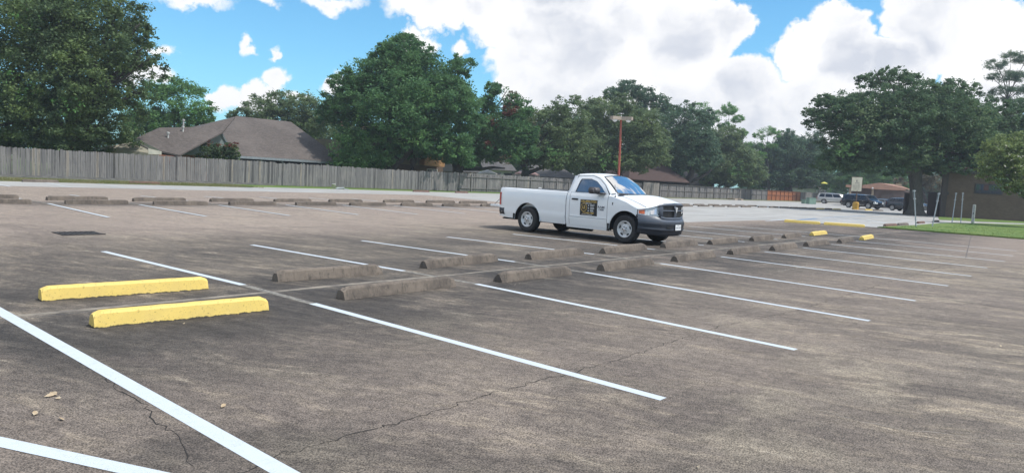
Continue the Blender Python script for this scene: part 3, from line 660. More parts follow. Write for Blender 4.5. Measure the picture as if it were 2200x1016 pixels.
def tree(name, label, depth, lobes, base, m, size=.30, dens=420, trunk_r=.3, bark='bark', group=None, asp=.5, fork=.35, flat=.8, accents=(), clump=.24, bulk=.5, cat='tree', limb=1., trunkpts=None, droop=0., skirt=None):
    """lobes: (px, py, radius px) as seen, set round the tree's depth; base: px of the foot"""
    lobes = list(lobes)
    if skirt:
        x0_ = min(l_[0]-l_[2] for l_ in lobes); x1_ = max(l_[0]+l_[2] for l_ in lobes); sy, sr = skirt; nn_ = max(1, int((x1_-x0_-sr)/(sr*1.15)))
        for i_ in range(nn_+1): lobes.append((x0_+sr*.7+(x1_-x0_-1.4*sr)*i_/nn_, sy+random.uniform(-.25, .25)*sr, sr*random.uniform(.8, 1.15)))
    C_ = [np.array(at(x, y, depth)) for x, y, r in lobes]; Rr = [r*depth/FPX for x, y, r in lobes]
    cen = np.mean(C_, axis=0); ext = max(np.linalg.norm(c-cen) for c in C_)+.1
    f2 = np.array([math.cos(YAW), math.sin(YAW), 0])
    foot = G_at_depth(base, depth); root = empty(name, foot, 0, label, cat, group)
    pts = []
    for c, r in zip(C_, Rr):
        k = 1-np.linalg.norm(c-cen)/ext*.8; off = bulk*ext*k
        c2 = c+f2*rng.uniform(-.35, .35)*off; pts.append(lobe_points(c2, r, dens, flat, clump, droop=droop))
        if off > r*.55:
            for sg in (-1, 1):
                cc = c+f2*sg*off*rng.uniform(.7, 1.); r3 = r*rng.uniform(.72, .9)
                cc[2] -= .1*r
                # keep the outline: shrink the nearer copy towards the viewer's line of sight
                pts.append(lobe_points(CAM+(cc-CAM), r3, dens*.75, flat, clump, droop=droop))
    V = leaves(np.concatenate(pts), size, asp); parts = [(V, m)]
    for (x, y, r, mm, dn) in accents:
        c = np.array(at(x, y, depth-ext*.62*bulk-r*depth/FPX*.6-.5)); q = lobe_points(c, r*depth/FPX, dn, .8, .22)
        parts.append((leaves(q, size*.9, asp), mm))
    leafobj('crown', parts, root, foot)
    # trunk and limbs
    bm = bmesh.new(); ft = Vector(foot)
    if trunkpts is None:
        low = min(c[2]-r for c, r in zip(C_, Rr)); top = Vector((cen[0], cen[1], max(1.8, low+.35*(cen[2]-low)+fork)))
        mid = ft.lerp(top, .5)+Vector((random.uniform(-.2, .2), random.uniform(-.2, .2), 0)); tp = [ft, ft+(mid-ft)*.15, mid, top]; tube(bm, tp, [trunk_r*1.35, trunk_r*1.02, trunk_r*.9, trunk_r*.8], 10)
    else:
        for pp, rr in trunkpts: tube(bm, [Vector(at(*q, depth)) if len(q) == 2 else Vector(at(q[0], q[1], depth+q[2])) for q in pp], rr, 10)
        top = Vector(at(*trunkpts[0][0][-1][:2], depth))
    for v in bm.verts: v.co -= ft
    link('trunk', bm, bark, root, True)
    bm = bmesh.new()
    for c, r in zip(C_, Rr):
        c = Vector(c); a0 = top.lerp(c, .45)+Vector((0, 0, .12*(c-top).length)); tube(bm, [top-Vector((0, 0, .2)), a0, c, c+(c-top).normalized()*r*.6], [trunk_r*.5*limb, trunk_r*.33*limb, trunk_r*.16*limb, .02], 6)
        for _ in range(3):
            d = Vector(sphere_pts(1)[0])*r*.85; d.z = abs(d.z)*.6; tube(bm, [a0.lerp(c, .6), c+d*.5, c+d], [trunk_r*.14*limb, trunk_r*.08*limb, .012], 4)
    for v in bm.verts: v.co -= ft
    link('limbs', bm, bark, root, True)
    return root
def G_at_depth(px, depth):
    lo = horizon(px); # ground point below this column at this depth
    y = lo+CAM[2]*FPX/depth; p_ = at(px, y, depth); return (p_.x, p_.y, 0.0)

GT = 'trees standing beyond the fences'
tree('elm_tree', 'huge dark olive tree filling the upper left corner above the grey fence', 50,
     [(120,60,70),(200,130,60),(30,200,70),(300,110,18),(318,130,14),(295,60,20),(60,60,105),(180,50,95),(262,82,52),(-40,150,110),(110,170,100),(215,160,75),(290,135,34),(50,255,80),(150,262,72),(222,268,52),(-70,280,90),(20,-40,110),(150,-50,90),(255,20,48),(230,215,48),(95,300,50),(180,300,45),(300,200,24),(232,288,22),(10,310,45)],
     120, 'leaf_elm', size=0.19, dens=760, trunk_r=.42, group=GT, droop=.5, accents=((40,185,34,'leaf_bright',130),(150,225,28,'leaf_bright',110),(60,45,34,'leaf_bright',90),(30,340,10,'leaf_red',90)))
tree('hackberry_tree', 'round mid green tree left of the brown roof, under the huge elm edge', 80,
     [(340,232,58),(395,215,52),(432,245,34),(310,262,44),(375,190,32),(360,270,40),(420,270,30),(335,190,26),(300,290,22)], 350, 'leaf_green', size=0.24, dens=560, trunk_r=.28, group=GT,
     accents=((425,225,26,'leaf_bright',120),(300,250,24,'leaf_elm',120)), skirt=(305, 26), limb=0.5)
tree('low_branch_tree', 'thin drooping branch tree over the cream gable wall', 54, [(262,312,17),(243,300,20),(272,290,14)], 215, 'leaf_dark', size=0.18, dens=900, trunk_r=.1, group=GT, bulk=.2)
tree('hackberry_tree', 'pale thin tree rising straight behind the brown roof ridge', 92, [(560,232,36),(610,222,34),(655,228,34),(525,245,20),(690,240,34),(590,250,30),(640,255,32),(497,248,12)], 600, 'leaf_olive', size=0.28, dens=400, trunk_r=.25, group=GT, skirt=(272, 26), limb=0.5)
tree('live_oak', 'broad domed dark green oak right of the brown roof, with leaning twin trunks', 70,
     [(870,200,80),(800,200,60),(930,220,70),(870,110,42),(760,175,34),(965,190,48),(720,215,28),(835,125,34),(960,335,24),(1002,342,24),(930,322,26),(800,340,26),(870,140,52),(800,165,52),(745,232,52),(940,165,56),(985,215,50),(860,240,80),(775,290,50),(925,290,62),(985,305,40),(730,180,26),(995,140,28),(905,120,30),(840,110,26),(700,245,26),(1005,260,36),(860,320,30),(880,100,12)],
     855, 'leaf_deep', size=0.235, dens=760, trunk_r=.45, group=GT, accents=((890,300,34,'leaf_green',170),(790,250,36,'leaf_green',120),(965,320,26,'leaf_green',150),(900,200,46,'leaf_green',90)),
     trunkpts=[([(838,376),(846,352),(872,330),(893,305),(905,280)], [.62,.50,.42,.36,.3]), ([(846,356),(842,335),(828,318),(815,300)], [.40,.36,.30,.2]), ([(885,372,2),(887,350,2),(890,320,1),(900,290,0)], [.42,.38,.34,.3])], limb=0.5)
tree('crape_myrtle', 'low leafy crape myrtle with pale pink blossoms left of the oak trunks', 67, [(760,305,36),(800,315,34),(730,325,28),(775,340,28),(820,340,26),(745,350,24)], 775, 'leaf_green', size=0.2, dens=800, trunk_r=.14, group=GT,
     accents=((735,270,10,'leaf_pink',30),(790,280,14,'leaf_pink',22)), clump=.3, limb=0.4, skirt=(350, 20))
tree('water_oak', 'dark tree with rust brown dead patches right of the domed oak', 80, [(1078,215,40),(1045,270,40),(1095,275,44),(1112,235,32),(1060,320,34),(1100,330,30),(1010,330,34),(1130,290,30),(1060,190,20),(1040,230,28),(985,340,20)],
     985, 'leaf_deep', size=0.27, dens=560, trunk_r=.5, group=GT, accents=((1098,235,20,'leaf_red',420),(1062,262,17,'leaf_red',260),(1052,312,15,'leaf_red',300),(1085,345,14,'leaf_tan',200),(1100,205,12,'leaf_tan',200)),
     trunkpts=[([(982,392),(984,362),(994,350),(1010,335)], [.75,.6,.45,.3]), ([(984,366),(975,345),(972,325)], [.5,.35,.3]), ([(990,362),(1030,364),(1060,360),(1085,362)], [.3,.2,.16,.08])], skirt=(328, 22), limb=0.5)
tree('live_oak', 'spreading grey green oak above the patio umbrellas behind the railed fence', 84, [(1170,262,40),(1215,290,42),(1150,320,38),(1232,250,34),(1200,232,26),(1185,340,34),(1230,335,34),(1145,250,26),(1135,350,22),(1250,300,30)],
     1128, 'leaf_olive', size=0.27, dens=560, trunk_r=.5, group=GT, accents=((1200,330,28,'leaf_green',110),(1150,280,22,'leaf_tan',40)),
     trunkpts=[([(1128,396),(1128,372),(1125,355),(1135,335)], [.6,.5,.45,.3]), ([(1128,374),(1150,366),(1172,358),(1200,356)], [.28,.22,.16,.08])], skirt=(330,22), limb=0.5)
tree('live_oak', 'tall pale green oak behind the lamp post', 98, [(1292,238,40),(1340,280,48),(1290,310,42),(1380,262,42),(1395,320,42),(1330,345,34),(1255,330,32),(1340,222,28),(1265,270,32),(1375,352,26),(1290,350,28),(1405,290,32),(1235,215,14)],
     1345, 'leaf_olive', size=0.27, dens=560, trunk_r=.4, group=GT, accents=((1398,270,20,'leaf_shine',110),(1300,225,22,'leaf_shine',50),(1310,350,26,'leaf_bright',80)), skirt=(340, 22), limb=0.5)
tree('cedar_tree', 'very dark high tree peeking over the pale oak', 118, [(1310,200,20),(1350,192,26),(1385,205,24),(1415,222,24),(1330,225,22),(1370,235,26),(1440,240,22),(1215,238,16)], 1350, 'leaf_dark', size=0.32, dens=500, trunk_r=.4, group=GT, bulk=.3, limb=0.4)
tree('live_oak', 'dark bluish oak over the reddish brown roof', 110, [(1450,262,38),(1490,292,44),(1468,335,36),(1508,255,28),(1500,345,32),(1440,310,28),(1475,232,20),(1452,365,22),(1520,310,28)],
     1470, 'leaf_dark', size=0.3, dens=560, trunk_r=.5, group=GT, trunkpts=[([(1472,408),(1476,392),(1484,378),(1490,355)], [.7,.6,.5,.35]), ([(1478,392),(1500,384),(1520,372),(1532,362)], [.3,.24,.2,.1])], skirt=(338, 20), limb=0.5)
GP = 'pines rising behind the oaks'
tree('pine_tree', 'bright green pine with cloud like tufts, left of the two behind the oaks', 140, [(1502,232,20),(1535,250,22),(1567,235,20),(1585,255,14),(1560,270,16),(1520,262,16),(1578,300,18),(1600,320,22),(1618,345,20),(1590,285,14)], 1560, 'leaf_bright', size=0.3, dens=520, trunk_r=.4, group=GP, flat=.62, bulk=.2, asp=.3, limb=0.35)
tree('pine_tree', 'slender bright green pine standing alone in the gap of sky', 140, [(1650,282,18),(1632,292,14),(1668,290,13),(1645,312,14),(1664,318,12),(1636,335,14)], 1652, 'leaf_bright', size=0.3, dens=480, trunk_r=.28, group=GP, flat=.62, bulk=.2, asp=.3, limb=0.35)
tree('live_oak', 'mid green oak behind the middle of the panelled fence', 122, [(1552,300,36),(1590,340,42),(1540,350,36),(1622,372,24),(1560,380,28),(1600,385,22),(1530,300,24),(1575,290,22),(1520,385,18)], 1533, 'leaf_olive', size=0.3, dens=560, trunk_r=.5, group=GT,
     accents=((1590,370,26,'leaf_green',100),), trunkpts=[([(1528,410),(1530,395),(1528,375),(1532,355)], [.5,.42,.4,.3]), ([(1530,396),(1515,388),(1500,385)], [.3,.2,.1])], skirt=(380, 22), limb=0.5)
tree('live_oak', 'dense dark oak behind the orange fence', 142, [(1662,335,32),(1700,318,36),(1742,335,38),(1720,372,32),(1690,292,18),(1660,375,26),(1690,385,24),(1755,372,26),(1635,360,18),(1745,300,22)], 1700, 'leaf_dark', size=0.32, dens=560, trunk_r=.5, group=GT, skirt=(378, 24), limb=0.5)
tree('live_oak', 'dull green oak closing the gap between the orange fence and the great oak', 155, [(1620,335,34),(1660,350,40),(1700,345,40),(1742,330,36),(1690,312,26),(1640,375,30),(1720,380,30),(1765,350,30)], 1690, 'leaf_oak', size=.40, dens=480, trunk_r=.5, group=GT, bulk=.3, limb=.4)
tree('live_oak', 'light green thicket tree above the brown carport roof', 150, [(1800,345,34),(1765,372,24),(1850,350,34),(1905,355,34),(1830,382,24),(1880,380,26),(1930,345,30),(1775,392,18)], 1830, 'leaf_green', size=0.36, dens=480, trunk_r=.5, group=GT, bulk=.3, skirt=(385, 22), limb=0.5)
tree('live_oak', 'brownish thin tree between the great oak trunk and the brick wall', 120, [(1985,385,20),(2005,395,22),(1995,360,22),(1930,392,14)], 1998, 'leaf_tan', size=.36, dens=300, trunk_r=.3, group=GT, bulk=.3)
tree('great_oak', 'great spreading oak with a thick dark trunk beside the brick building', 71,
     [(1925,350,26),(1990,354,26),(2035,358,28),(2085,357,28),(2130,352,30),(2170,330,34),(1880,345,26),(1960,250,70),(1880,270,60),(1820,235,44),(2060,280,56),(2180,300,40),(2200,240,40),(2010,250,60),(1940,320,50),(1800,345,34),(1850,352,28),(1905,352,32),(1770,350,24),(2005,352,28),(2062,348,34),(2110,345,34),(2150,300,34),(2170,270,30),(1932,185,42),(1865,218,46),(1795,238,42),(1757,262,26),(1828,285,48),(1992,205,50),(2058,228,50),(2118,262,48),(1925,262,66),(2010,285,62),(2090,308,44),(1880,325,38),(1790,310,30),(2150,235,30),(1765,215,20),(1885,165,26),(2040,195,30),(1960,330,34),(2040,340,30),(1740,240,14),(1850,330,30),(2125,310,34),(1905,160,18)],
     1963, 'leaf_oak', size=0.235, dens=640, trunk_r=.62, bark='bark_grey', group='trees at the right of the lot', clump=.2,
     accents=((1870,260,40,'leaf_olive',90),(2080,270,50,'leaf_olive',90),(1990,330,36,'leaf_olive',80),(1830,320,30,'leaf_green',110)),
     trunkpts=[([(1966,465),(1967,455),(1968,440),(1968,405),(1966,375),(1960,340)], [1.25,.86,.68,.55,.66,.5]), ([(1966,380),(1945,350),(1910,320),(1870,290)], [.5,.38,.28,.15]), ([(1968,378),(1985,350),(2015,320),(2050,290)], [.5,.4,.3,.15])], limb=0.5)
tree('pine_tree', 'tall pine with airy flat boughs at the top right corner', 100, [(2142,140,24),(2172,118,20),(2160,165,26),(2190,165,24),(2128,165,16),(2150,195,22),(2205,130,24),(2185,195,20),(2125,205,14),(2168,215,20),(2215,190,30),(2196,225,16)], 2215, 'leaf_dark', size=0.26, dens=700, trunk_r=.35, group=GP, flat=.38, bulk=.25, asp=.22, clump=.3,
     accents=((2172,120,16,'leaf_shine',60),), limb=0.4)
tree('crape_myrtle', 'leafy tree flecked with pale blooms hanging before the brick wall, right edge', 50, [(2150,330,36),(2180,320,44),(2130,365,26),(2195,365,52),(2150,352,36),(2165,392,26),(2240,345,60),(2210,310,34),(2255,400,50),(2135,375,20),(2190,405,22),(2220,290,30)], 2262, 'leaf_shine', size=0.17, dens=800, trunk_r=.16, group='trees at the right of the lot', bulk=.5,
     accents=((2160,340,40,'bloom_pale',14),(2185,385,40,'bloom_pale',10),(2150,395,18,'leaf_dark',150),(2195,415,14,'leaf_dark',150)), limb=0.4)
GS = 'crape myrtle shrubs before the brown house'
tree('shrub', 'green and reddish crape myrtle shrub, left of the pair over the grey fence', 57, [(455,325,20),(440,318,14),(470,322,15),(452,345,20),(432,335,11)], 455, 'leaf_elm', size=0.15, dens=3200, trunk_r=.06, group=GS, cat='shrub', accents=((452,308,9,'leaf_red',450),(468,310,7,'leaf_red',400)))
tree('shrub', 'red tipped crape myrtle shrub, right of the pair over the grey fence', 57.5, [(492,326,18),(505,322,13),(480,335,15),(500,345,18),(510,335,10)], 496, 'leaf_elm', size=0.15, dens=3200, trunk_r=.06, group=GS, cat='shrub', accents=((502,312,11,'leaf_red',900),(488,312,7,'leaf_red',400)))
# far belt that closes the view under the crowns
far = [(1240,345,150,'leaf_dark'),(1120,345,150,'leaf_dark'),(-60,300,150,'leaf_dark'),(150,300,120,'leaf_dark'),(690,285,110,'leaf_olive'),(1010,330,130,'leaf_dark'),(1090,275,130,'leaf_oak'),(1180,272,130,'leaf_oak'),(1265,272,130,'leaf_oak'),(1360,335,150,'leaf_dark'),(1425,290,140,'leaf_oak'),(1515,315,150,'leaf_oak'),(1640,385,180,'leaf_green'),(1715,385,170,'leaf_dark'),(1800,395,190,'leaf_green'),(1900,385,190,'leaf_green'),(2000,385,180,'leaf_dark'),(2080,350,170,'leaf_dark'),(2170,285,110,'leaf_oak')]
for i, (px, py, dp, m_) in enumerate(far):
    s = 150/dp; where = ['low behind the pickup cab','low behind the pink umbrellas','beyond the huge elm, far left','under the huge elm crown','between the brown roof and the domed oak','behind the leftmost of the railed fence houses','behind the white gabled house','behind the spreading grey green oak','left of the lamp post, low','right of the lamp post, low','behind the reddish brown roof','behind the bluish oak','under the lone pine','behind the orange fence','behind the silver suv','behind the carport roof','behind the thick oak trunk','over the brick building roof','at the right edge behind the brick building'][i]
    tree('background_tree', 'dim background tree '+where, dp, [(px,py,38*s),(px-40*s,py+14,30*s),(px+40*s,py+14,30*s),(px,py+36*s,36*s),(px-30*s,py+44*s,30*s),(px+32*s,py+44*s,30*s)], px, m_, size=.5, dens=300, trunk_r=.4, group='dim trees far behind', bulk=.3, limb=.5, skirt=(py+62*s, 26*s))

# ------------------------------------------------------------------ houses
def shingle(name, c1, c2):
    a = NT(name); ob = a.pos; n1_ = a.noise(ob, 4.5, 4, .75, stretch=(.5, .5, 2.6)); n2_ = a.noise(ob, 9, 3, .8, stretch=(.6, .6, 3)); n3_ = a.noise(ob, .25, 3)
    c = a.mix(a.rng(n1_, .35, .65), c1, c2); c = a.mix(a.math('MULTIPLY', a.rng(n2_, .45, .62), .7), c, tuple(v*.5 for v in c1)); c = a.mix(a.math('MULTIPLY', a.rng(n3_, .4, .7), .4), c, tuple(v*1.2 for v in c2)); a.done(c, .9)
shingle('brown_shingle', (.084, .068, .060), (.132, .111, .098)); shingle('red_shingle', (.060, .036, .032), (.085, .052, .045)); shingle('grey_shingle', (.075, .07, .07), (.115, .108, .105))
def bricks(name, c1, c2, mortar):
    a = NT(name); X, Y, Z = a.sep(a.tc.outputs['Object']); b = a.t.nodes.new('ShaderNodeTexBrick')
    cb = a.t.nodes.new('ShaderNodeCombineXYZ'); a.put(cb.inputs[0], a.math('ADD', X, Y)); a.put(cb.inputs[1], Z); a.put(b.inputs['Vector'], cb.outputs[0])
    b.inputs['Scale'].default_value = 1.0; b.inputs['Brick Width'].default_value = .22; b.inputs['Row Height'].default_value = .075; b.inputs['Mortar Size'].default_value = .01
    a.put(b.inputs['Color1'], c1); a.put(b.inputs['Color2'], c2); a.put(b.inputs['Mortar'], mortar)
    n = a.noise(a.pos, .9, 4); a.done(a.mix(a.math('MULTIPLY', a.rng(n, .4, .7), .4), b.outputs['Color'], tuple(v*.6 for v in c1)), .9)
bricks('orange_brick', (.42, .13, .06), (.30, .10, .055), (.35, .28, .22)); bricks('cream_brick', (.36, .33, .25), (.27, .23, .16), (.38, .36, .30))
bricks('umber_brick', (.150, .098, .070), (.105, .068, .050), (.150, .112, .088)); bricks('garage_brick', (.19, .135, .12), (.14, .10, .09), (.16, .12, .11))
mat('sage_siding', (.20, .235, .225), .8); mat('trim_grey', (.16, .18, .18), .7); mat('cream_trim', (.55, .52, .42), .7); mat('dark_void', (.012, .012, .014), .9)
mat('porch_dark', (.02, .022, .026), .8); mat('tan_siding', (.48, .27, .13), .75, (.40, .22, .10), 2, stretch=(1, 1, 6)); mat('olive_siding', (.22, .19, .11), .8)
mat('white_siding', (.62, .62, .60), .7); mat('window_glass', (.03, .04, .05), .08, spec=.9); mat('window_frame', (.5, .5, .48), .6); mat('galv', (.42, .44, .46), .38, (.30, .32, .34), 8, metal=.6)
mat('roof_tan', (.32, .18, .125), .8, (.27, .15, .11), 1.5); mat('stone_tan', (.40, .31, .22), .9, (.28, .22, .16), 4)

H = 2.35
h1 = empty('brick_house', (22, 52, 0), 0, 'low brown roofed brick house with a sage gable behind the grey fence', 'house')
def hp(*pts): return [Vector(p)-Vector((22, 52, 0)) for p in pts]
YE = 50.0
e1 = onY(735, 348, YE); main_p0 = (0, YE, e1.z); mainN = (0, -.5, 1)           # main slope rises 1 in 2 away from the lot
rl = onplane(510, 250, main_p0, mainN); rr = onplane(625, 262, main_p0, mainN); er = onplane(745, 349, main_p0, mainN); elf = onplane(470, 327, main_p0, mainN)
rl = Vector((rl.x, rr.y, (rl.z+rr.z)/2)); rr = Vector((rr.x, rr.y, rl.z))
bm = bmesh.new()
el2 = Vector((elf.x, YE, er.z)); er2 = Vector((er.x, YE, er.z)); back = rl.y*2-YE
slab(bm, hp(rl, rr, er2, el2), (0, .02, -.14))
slab(bm, hp(rr, Vector((er2.x, back, er2.z)), er2), (0, 0, -.14))
slab(bm, hp(rl, rr, Vector((er2.x, back, er2.z)), Vector((el2.x, back, er2.z))), (0, 0, -.14))
lw_p0 = (0, 51.2, onY(345, 323, 51.2).z); lN = (-.10, -.46, 1)
q = [onplane(x, y, lw_p0, lN) for x, y in ((291,297),(343,274.5),(430,273),(505,252),(478,284),(386,333),(343,324))]
slab(bm, hp(*q), (0, 0, -.12))
slab(bm, hp(rl, el2, Vector((el2.x-5.5, YE+4.5, er2.z)), Vector((el2.x-4, back, er2.z))), (0, 0, -.14))
link('roof', bm, 'brown_shingle', h1)
bm = bmesh.new()
slab(bm, hp(q[0]+Vector((0,-.05,.02)), q[6]+Vector((0,-.05,.02)), q[6]+Vector((0,-.05,-.22)), q[0]+Vector((0,-.05,-.22))), (0, .04, 0))
a_, b_ = q[6], q[6]+Vector((-.9, .1, -.1)); slab(bm, hp(q[6]+Vector((.1,-.1,-.05)), q[6]+Vector((.1,-.1,-.3)), q[6]+Vector((-.85,-.1,-.3)), q[6]+Vector((-.85,-.1,.12))), (0, .05, 0))
link('rake_trim', bm, 'cream_trim', h1)
bm = bmesh.new(); slab(bm, hp(q[0]+Vector((.05,.1,-.25)), q[6]+Vector((0,.1,-.3)), Vector((q[6].x, q[6].y+.1, 0)), Vector((onY(228,330,q[0].y+1).x, q[0].y+1, 0)), Vector((onY(228,330,q[0].y+1).x, q[0].y+1, 2.3))), (0, .3, 0)); link('gable_wall', bm, 'cream_brick', h1)
bm = bmesh.new(); slab(bm, [p_-Vector((22, 52, 0)) for p_ in (Vector((q[6].x, 51.75, 0)), Vector((q[5].x+2.6, 51.75, 0)), Vector((q[5].x+2.6, 51.75, q[5].z-.1)), Vector((q[6].x, 51.75, q[6].z-.1)))], (0, .25, 0)); link('wall', bm, 'orange_brick', h1)
bm = bmesh.new(); YG = 50.6
gp = [onY(x, y, YG) for x, y in ((388,333),(474,284),(496,322),(496,334))]
slab(bm, hp(*gp), (0, .2, 0)); link('gable', bm, 'sage_siding', h1)
bm = bmesh.new()
for a_, b_ in ((gp[0], gp[1]), (gp[1], gp[2])): slab(bm, hp(a_+Vector((0,-.12,.08)), b_+Vector((0,-.12,.08)), b_+Vector((0,-.12,-.16)), a_+Vector((0,-.12,-.16))), (0, .08, 0))
link('gable_trim', bm, 'trim_grey', h1)
# the gable's own roof running back into the main roof
bm = bmesh.new(); slab(bm, hp(gp[1]+Vector((0,-.1,.1)), gp[0]+Vector((0,-.1,.1)), gp[0]+Vector((0,2.0,.1)), gp[1]+Vector((0,4.0,.1))), (0, 0, -.06)); slab(bm, hp(gp[1]+Vector((0,-.1,.1)), gp[2]+Vector((0,-.1,.1)), gp[2]+Vector((0,1.5,.1)), gp[1]+Vector((0,4.0,.1))), (0, 0, -.06)); link('gable_roof', bm, 'brown_shingle', h1)
bm = bmesh.new(); box(bm, gp[0].x-22+.1, gp[3].x-22, -.9, -.6, 0, gp[3].z+.0); link('gable_brick', bm, 'orange_brick', h1)
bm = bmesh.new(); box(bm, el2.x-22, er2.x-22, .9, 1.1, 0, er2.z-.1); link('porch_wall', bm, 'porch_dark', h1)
bm = bmesh.new(); box(bm, el2.x-22, er2.x-22, -2.08, -1.95, er2.z-.22, er2.z-.02); link('gutter', bm, 'galv', h1)
for px in (562, 607, 650, 690, 725):
    X0 = onY(px, 340, YE+.1).x-22; bm = bmesh.new(); box(bm, X0-.07, X0+.07, -1.93, -1.79, 0, er2.z-.2); link('porch_post', bm, 'trim_grey', h1)
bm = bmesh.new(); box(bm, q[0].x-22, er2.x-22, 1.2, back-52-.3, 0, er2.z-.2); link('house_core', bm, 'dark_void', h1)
for px, py in ((394, 268), (393, 283), (361, 296)):
    c0 = onplane(px, py, lw_p0, lN)-Vector((22, 52, 0)); bm = bmesh.new(); lathe(bm, [(.07, -.1), (.07, .3), (.12, .3), (.12, .42), (0, .45)], 'Z', 10, c0); link('roof_vent', bm, 'window_frame', h1)

h2 = empty('tan_house', (40, 60, 0), 0, 'two storey house with warm tan lap siding half hidden by the domed oak', 'house')
def hq(*pts): return [Vector(p)-Vector((40, 60, 0)) for p in pts]
Y2 = 47.5
u = [onY(x, y, Y2) for x, y in ((790,318),(912,322),(955,325),(955,359),(840,352),(790,348))]
bm = bmesh.new(); slab(bm, hq(*[onY(x, y, Y2+.8) for x, y in ((780,300),(912,305),(912,356),(780,347))]), (0, 8, 0)); link('upper_wall', bm, 'olive_siding', h2)
bm = bmesh.new(); ob_ = [onY(x, y, Y2) for x, y in ((912,312),(955,316),(955,359),(912,355))]; slab(bm, hq(*ob_), (0, 8, 0)); link('tan_wall', bm, 'tan_siding', h2)
for i in range(9):
    z = ob_[3].z+.05+i*.2; bm = bmesh.new(); box(bm, ob_[3].x-40, ob_[2].x-40, Y2-60-.02-.008*(i % 2), Y2-60-.001, z, z+.185)
    link('lap_board', bm, 'tan_siding', h2)
bm = bmesh.new(); lo_ = [onY(x, y, Y2+1.2) for x, y in ((840,352),(952,358))]; box(bm, lo_[0].x-40-4, lo_[1].x-40, Y2-60+1.2, Y2-60+9, 0, lo_[1].z+.1); link('lower_wall', bm, 'umber_brick', h2)
def window(par, org, a_, b_, Y, fr='window_frame'):
    a_ = onY(*a_, Y); b_ = onY(*b_, Y); x0, x1 = sorted((a_.x, b_.x)); z0, z1 = sorted((a_.z, b_.z)); bm = bmesh.new()
    for (u0, u1, v0, v1) in ((x0-.07, x0, z0-.07, z1+.07), (x1, x1+.07, z0-.07, z1+.07), (x0, x1, z0-.07, z0), (x0, x1, z1, z1+.07), ((x0+x1)/2-.03, (x0+x1)/2+.03, z0, z1)):
        box(bm, u0-org[0], u1-org[0], Y-.06-org[1], Y+.0-org[1], v0, v1)
    f = link('window', bm, fr, par); bm = bmesh.new(); box(bm, x0-org[0], x1-org[0], Y-.025-org[1], Y-.004-org[1], z0, z1); link('pane', bm, 'window_glass', f)
window(h2, (40, 60), (923,326), (945,336), Y2); window(h2, (40, 60), (918,364), (938,372), Y2+1.2)
bm = bmesh.new(); slab(bm, hq(*[onY(x, y, Y2-.5) for x, y in ((775,300),(962,311))]+[onY(955,280,Y2+5), onY(785,262,Y2+5)]), (0, 0, -.12)); link('roof', bm, 'brown_shingle', h2)

def simple_house(name, label, roofpts, depth0, wall, roofm, ext=(0, 8), gable=None, extra=None, hip=.22):
    """low house seen over the fence: eave left, eave right, ridge y; the wall drops to the ground"""
    (xl, yl), (xr, yr), yt = roofpts; a_ = at(xl, yl, depth0); b_ = at(xr, yr, depth0+2)
    z = (a_.z+b_.z)/2; a_ = Vector((a_.x, a_.y, z)); b_ = Vector((b_.x, b_.y, z)); d = (b_-a_); ln = d.length; d.normalize(); n = Vector((-d.y, d.x, 0))
    if n.dot(a_-Vector(CAM)) < 0: n = -n
    root = empty(name, (a_.x, a_.y, 0), math.atan2(d.y, d.x), label, 'house', 'houses seen over the fences')
    s = 1 if (Vector((-math.sin(root.rotation_euler.z), math.cos(root.rotation_euler.z), 0)).dot(n) > 0) else -1
    dep = ext[1]; hr = max(1.0, (yl-yt)*(depth0+dep/2)/FPX*1.0)
    bm = bmesh.new(); E0, E1 = (0, 0, z), (ln, 0, z); R0, R1 = (ln*hip, s*dep/2, z+hr), (ln*(1-hip), s*dep/2, z+hr); B0_, B1_ = (0, s*dep, z), (ln, s*dep, z)
    slab(bm, [Vector(p_) for p_ in (E0, E1, R1, R0)], (0, 0, -.12)); slab(bm, [Vector(p_) for p_ in (B0_, B1_, R1, R0)], (0, 0, -.12)); slab(bm, [Vector(p_) for p_ in (E0, R0, B0_)], (0, 0, -.12)); slab(bm, [Vector(p_) for p_ in (E1, R1, B1_)], (0, 0, -.12))
    link('roof', bm, roofm, root)
    bm = bmesh.new(); y0, y1 = sorted((s*.6, s*(dep-.6))); box(bm, .5, ln-.5, y0, y1, 0, z-.1); link('wall', bm, wall, root)
    for t in (.3, .65):
        bm = bmesh.new(); yy = s*.57; box(bm, ln*t, ln*t+1.3, min(yy, yy-s*.05), max(yy, yy-s*.05), .9, z-.45); link('window', bm, 'window_glass', root)
    return root
simple_house('ranch_house', 'grey roofed house right behind the start of the railed fence', ((992,369),(1036,370),352), 92, 'umber_brick', 'grey_shingle', hip=.1)
r = simple_house('ranch_house', 'white sided gabled house behind the patio umbrellas', ((1040,362),(1110,368),335), 102, 'white_siding', 'grey_shingle', hip=.0)
simple_house('ranch_house', 'low dark brown roofed house behind the railed fence, left of the pickup cab', ((1128,376),(1245,385),352), 100, 'umber_brick', 'grey_shingle')
simple_house('ranch_house', 'large reddish brown roofed house beyond the pickup windscreen', ((1350,385),(1482,392),332), 104, 'porch_dark', 'red_shingle', ext=(0, 14), hip=.30)
simple_house('ranch_house', 'tan roofed house glimpsed between two oak trunks', ((1483,396),(1535,400),368), 122, 'cream_brick', 'brown_shingle')
simple_house('ranch_house', 'small pale house behind the fence near the silver suv', ((1755,404),(1782,407),386), 160, 'white_siding', 'grey_shingle')
simple_house('ranch_house', 'white cottage behind the orange fence', ((1690,404),(1722,406),390), 170, 'white_siding', 'grey_shingle', hip=0)

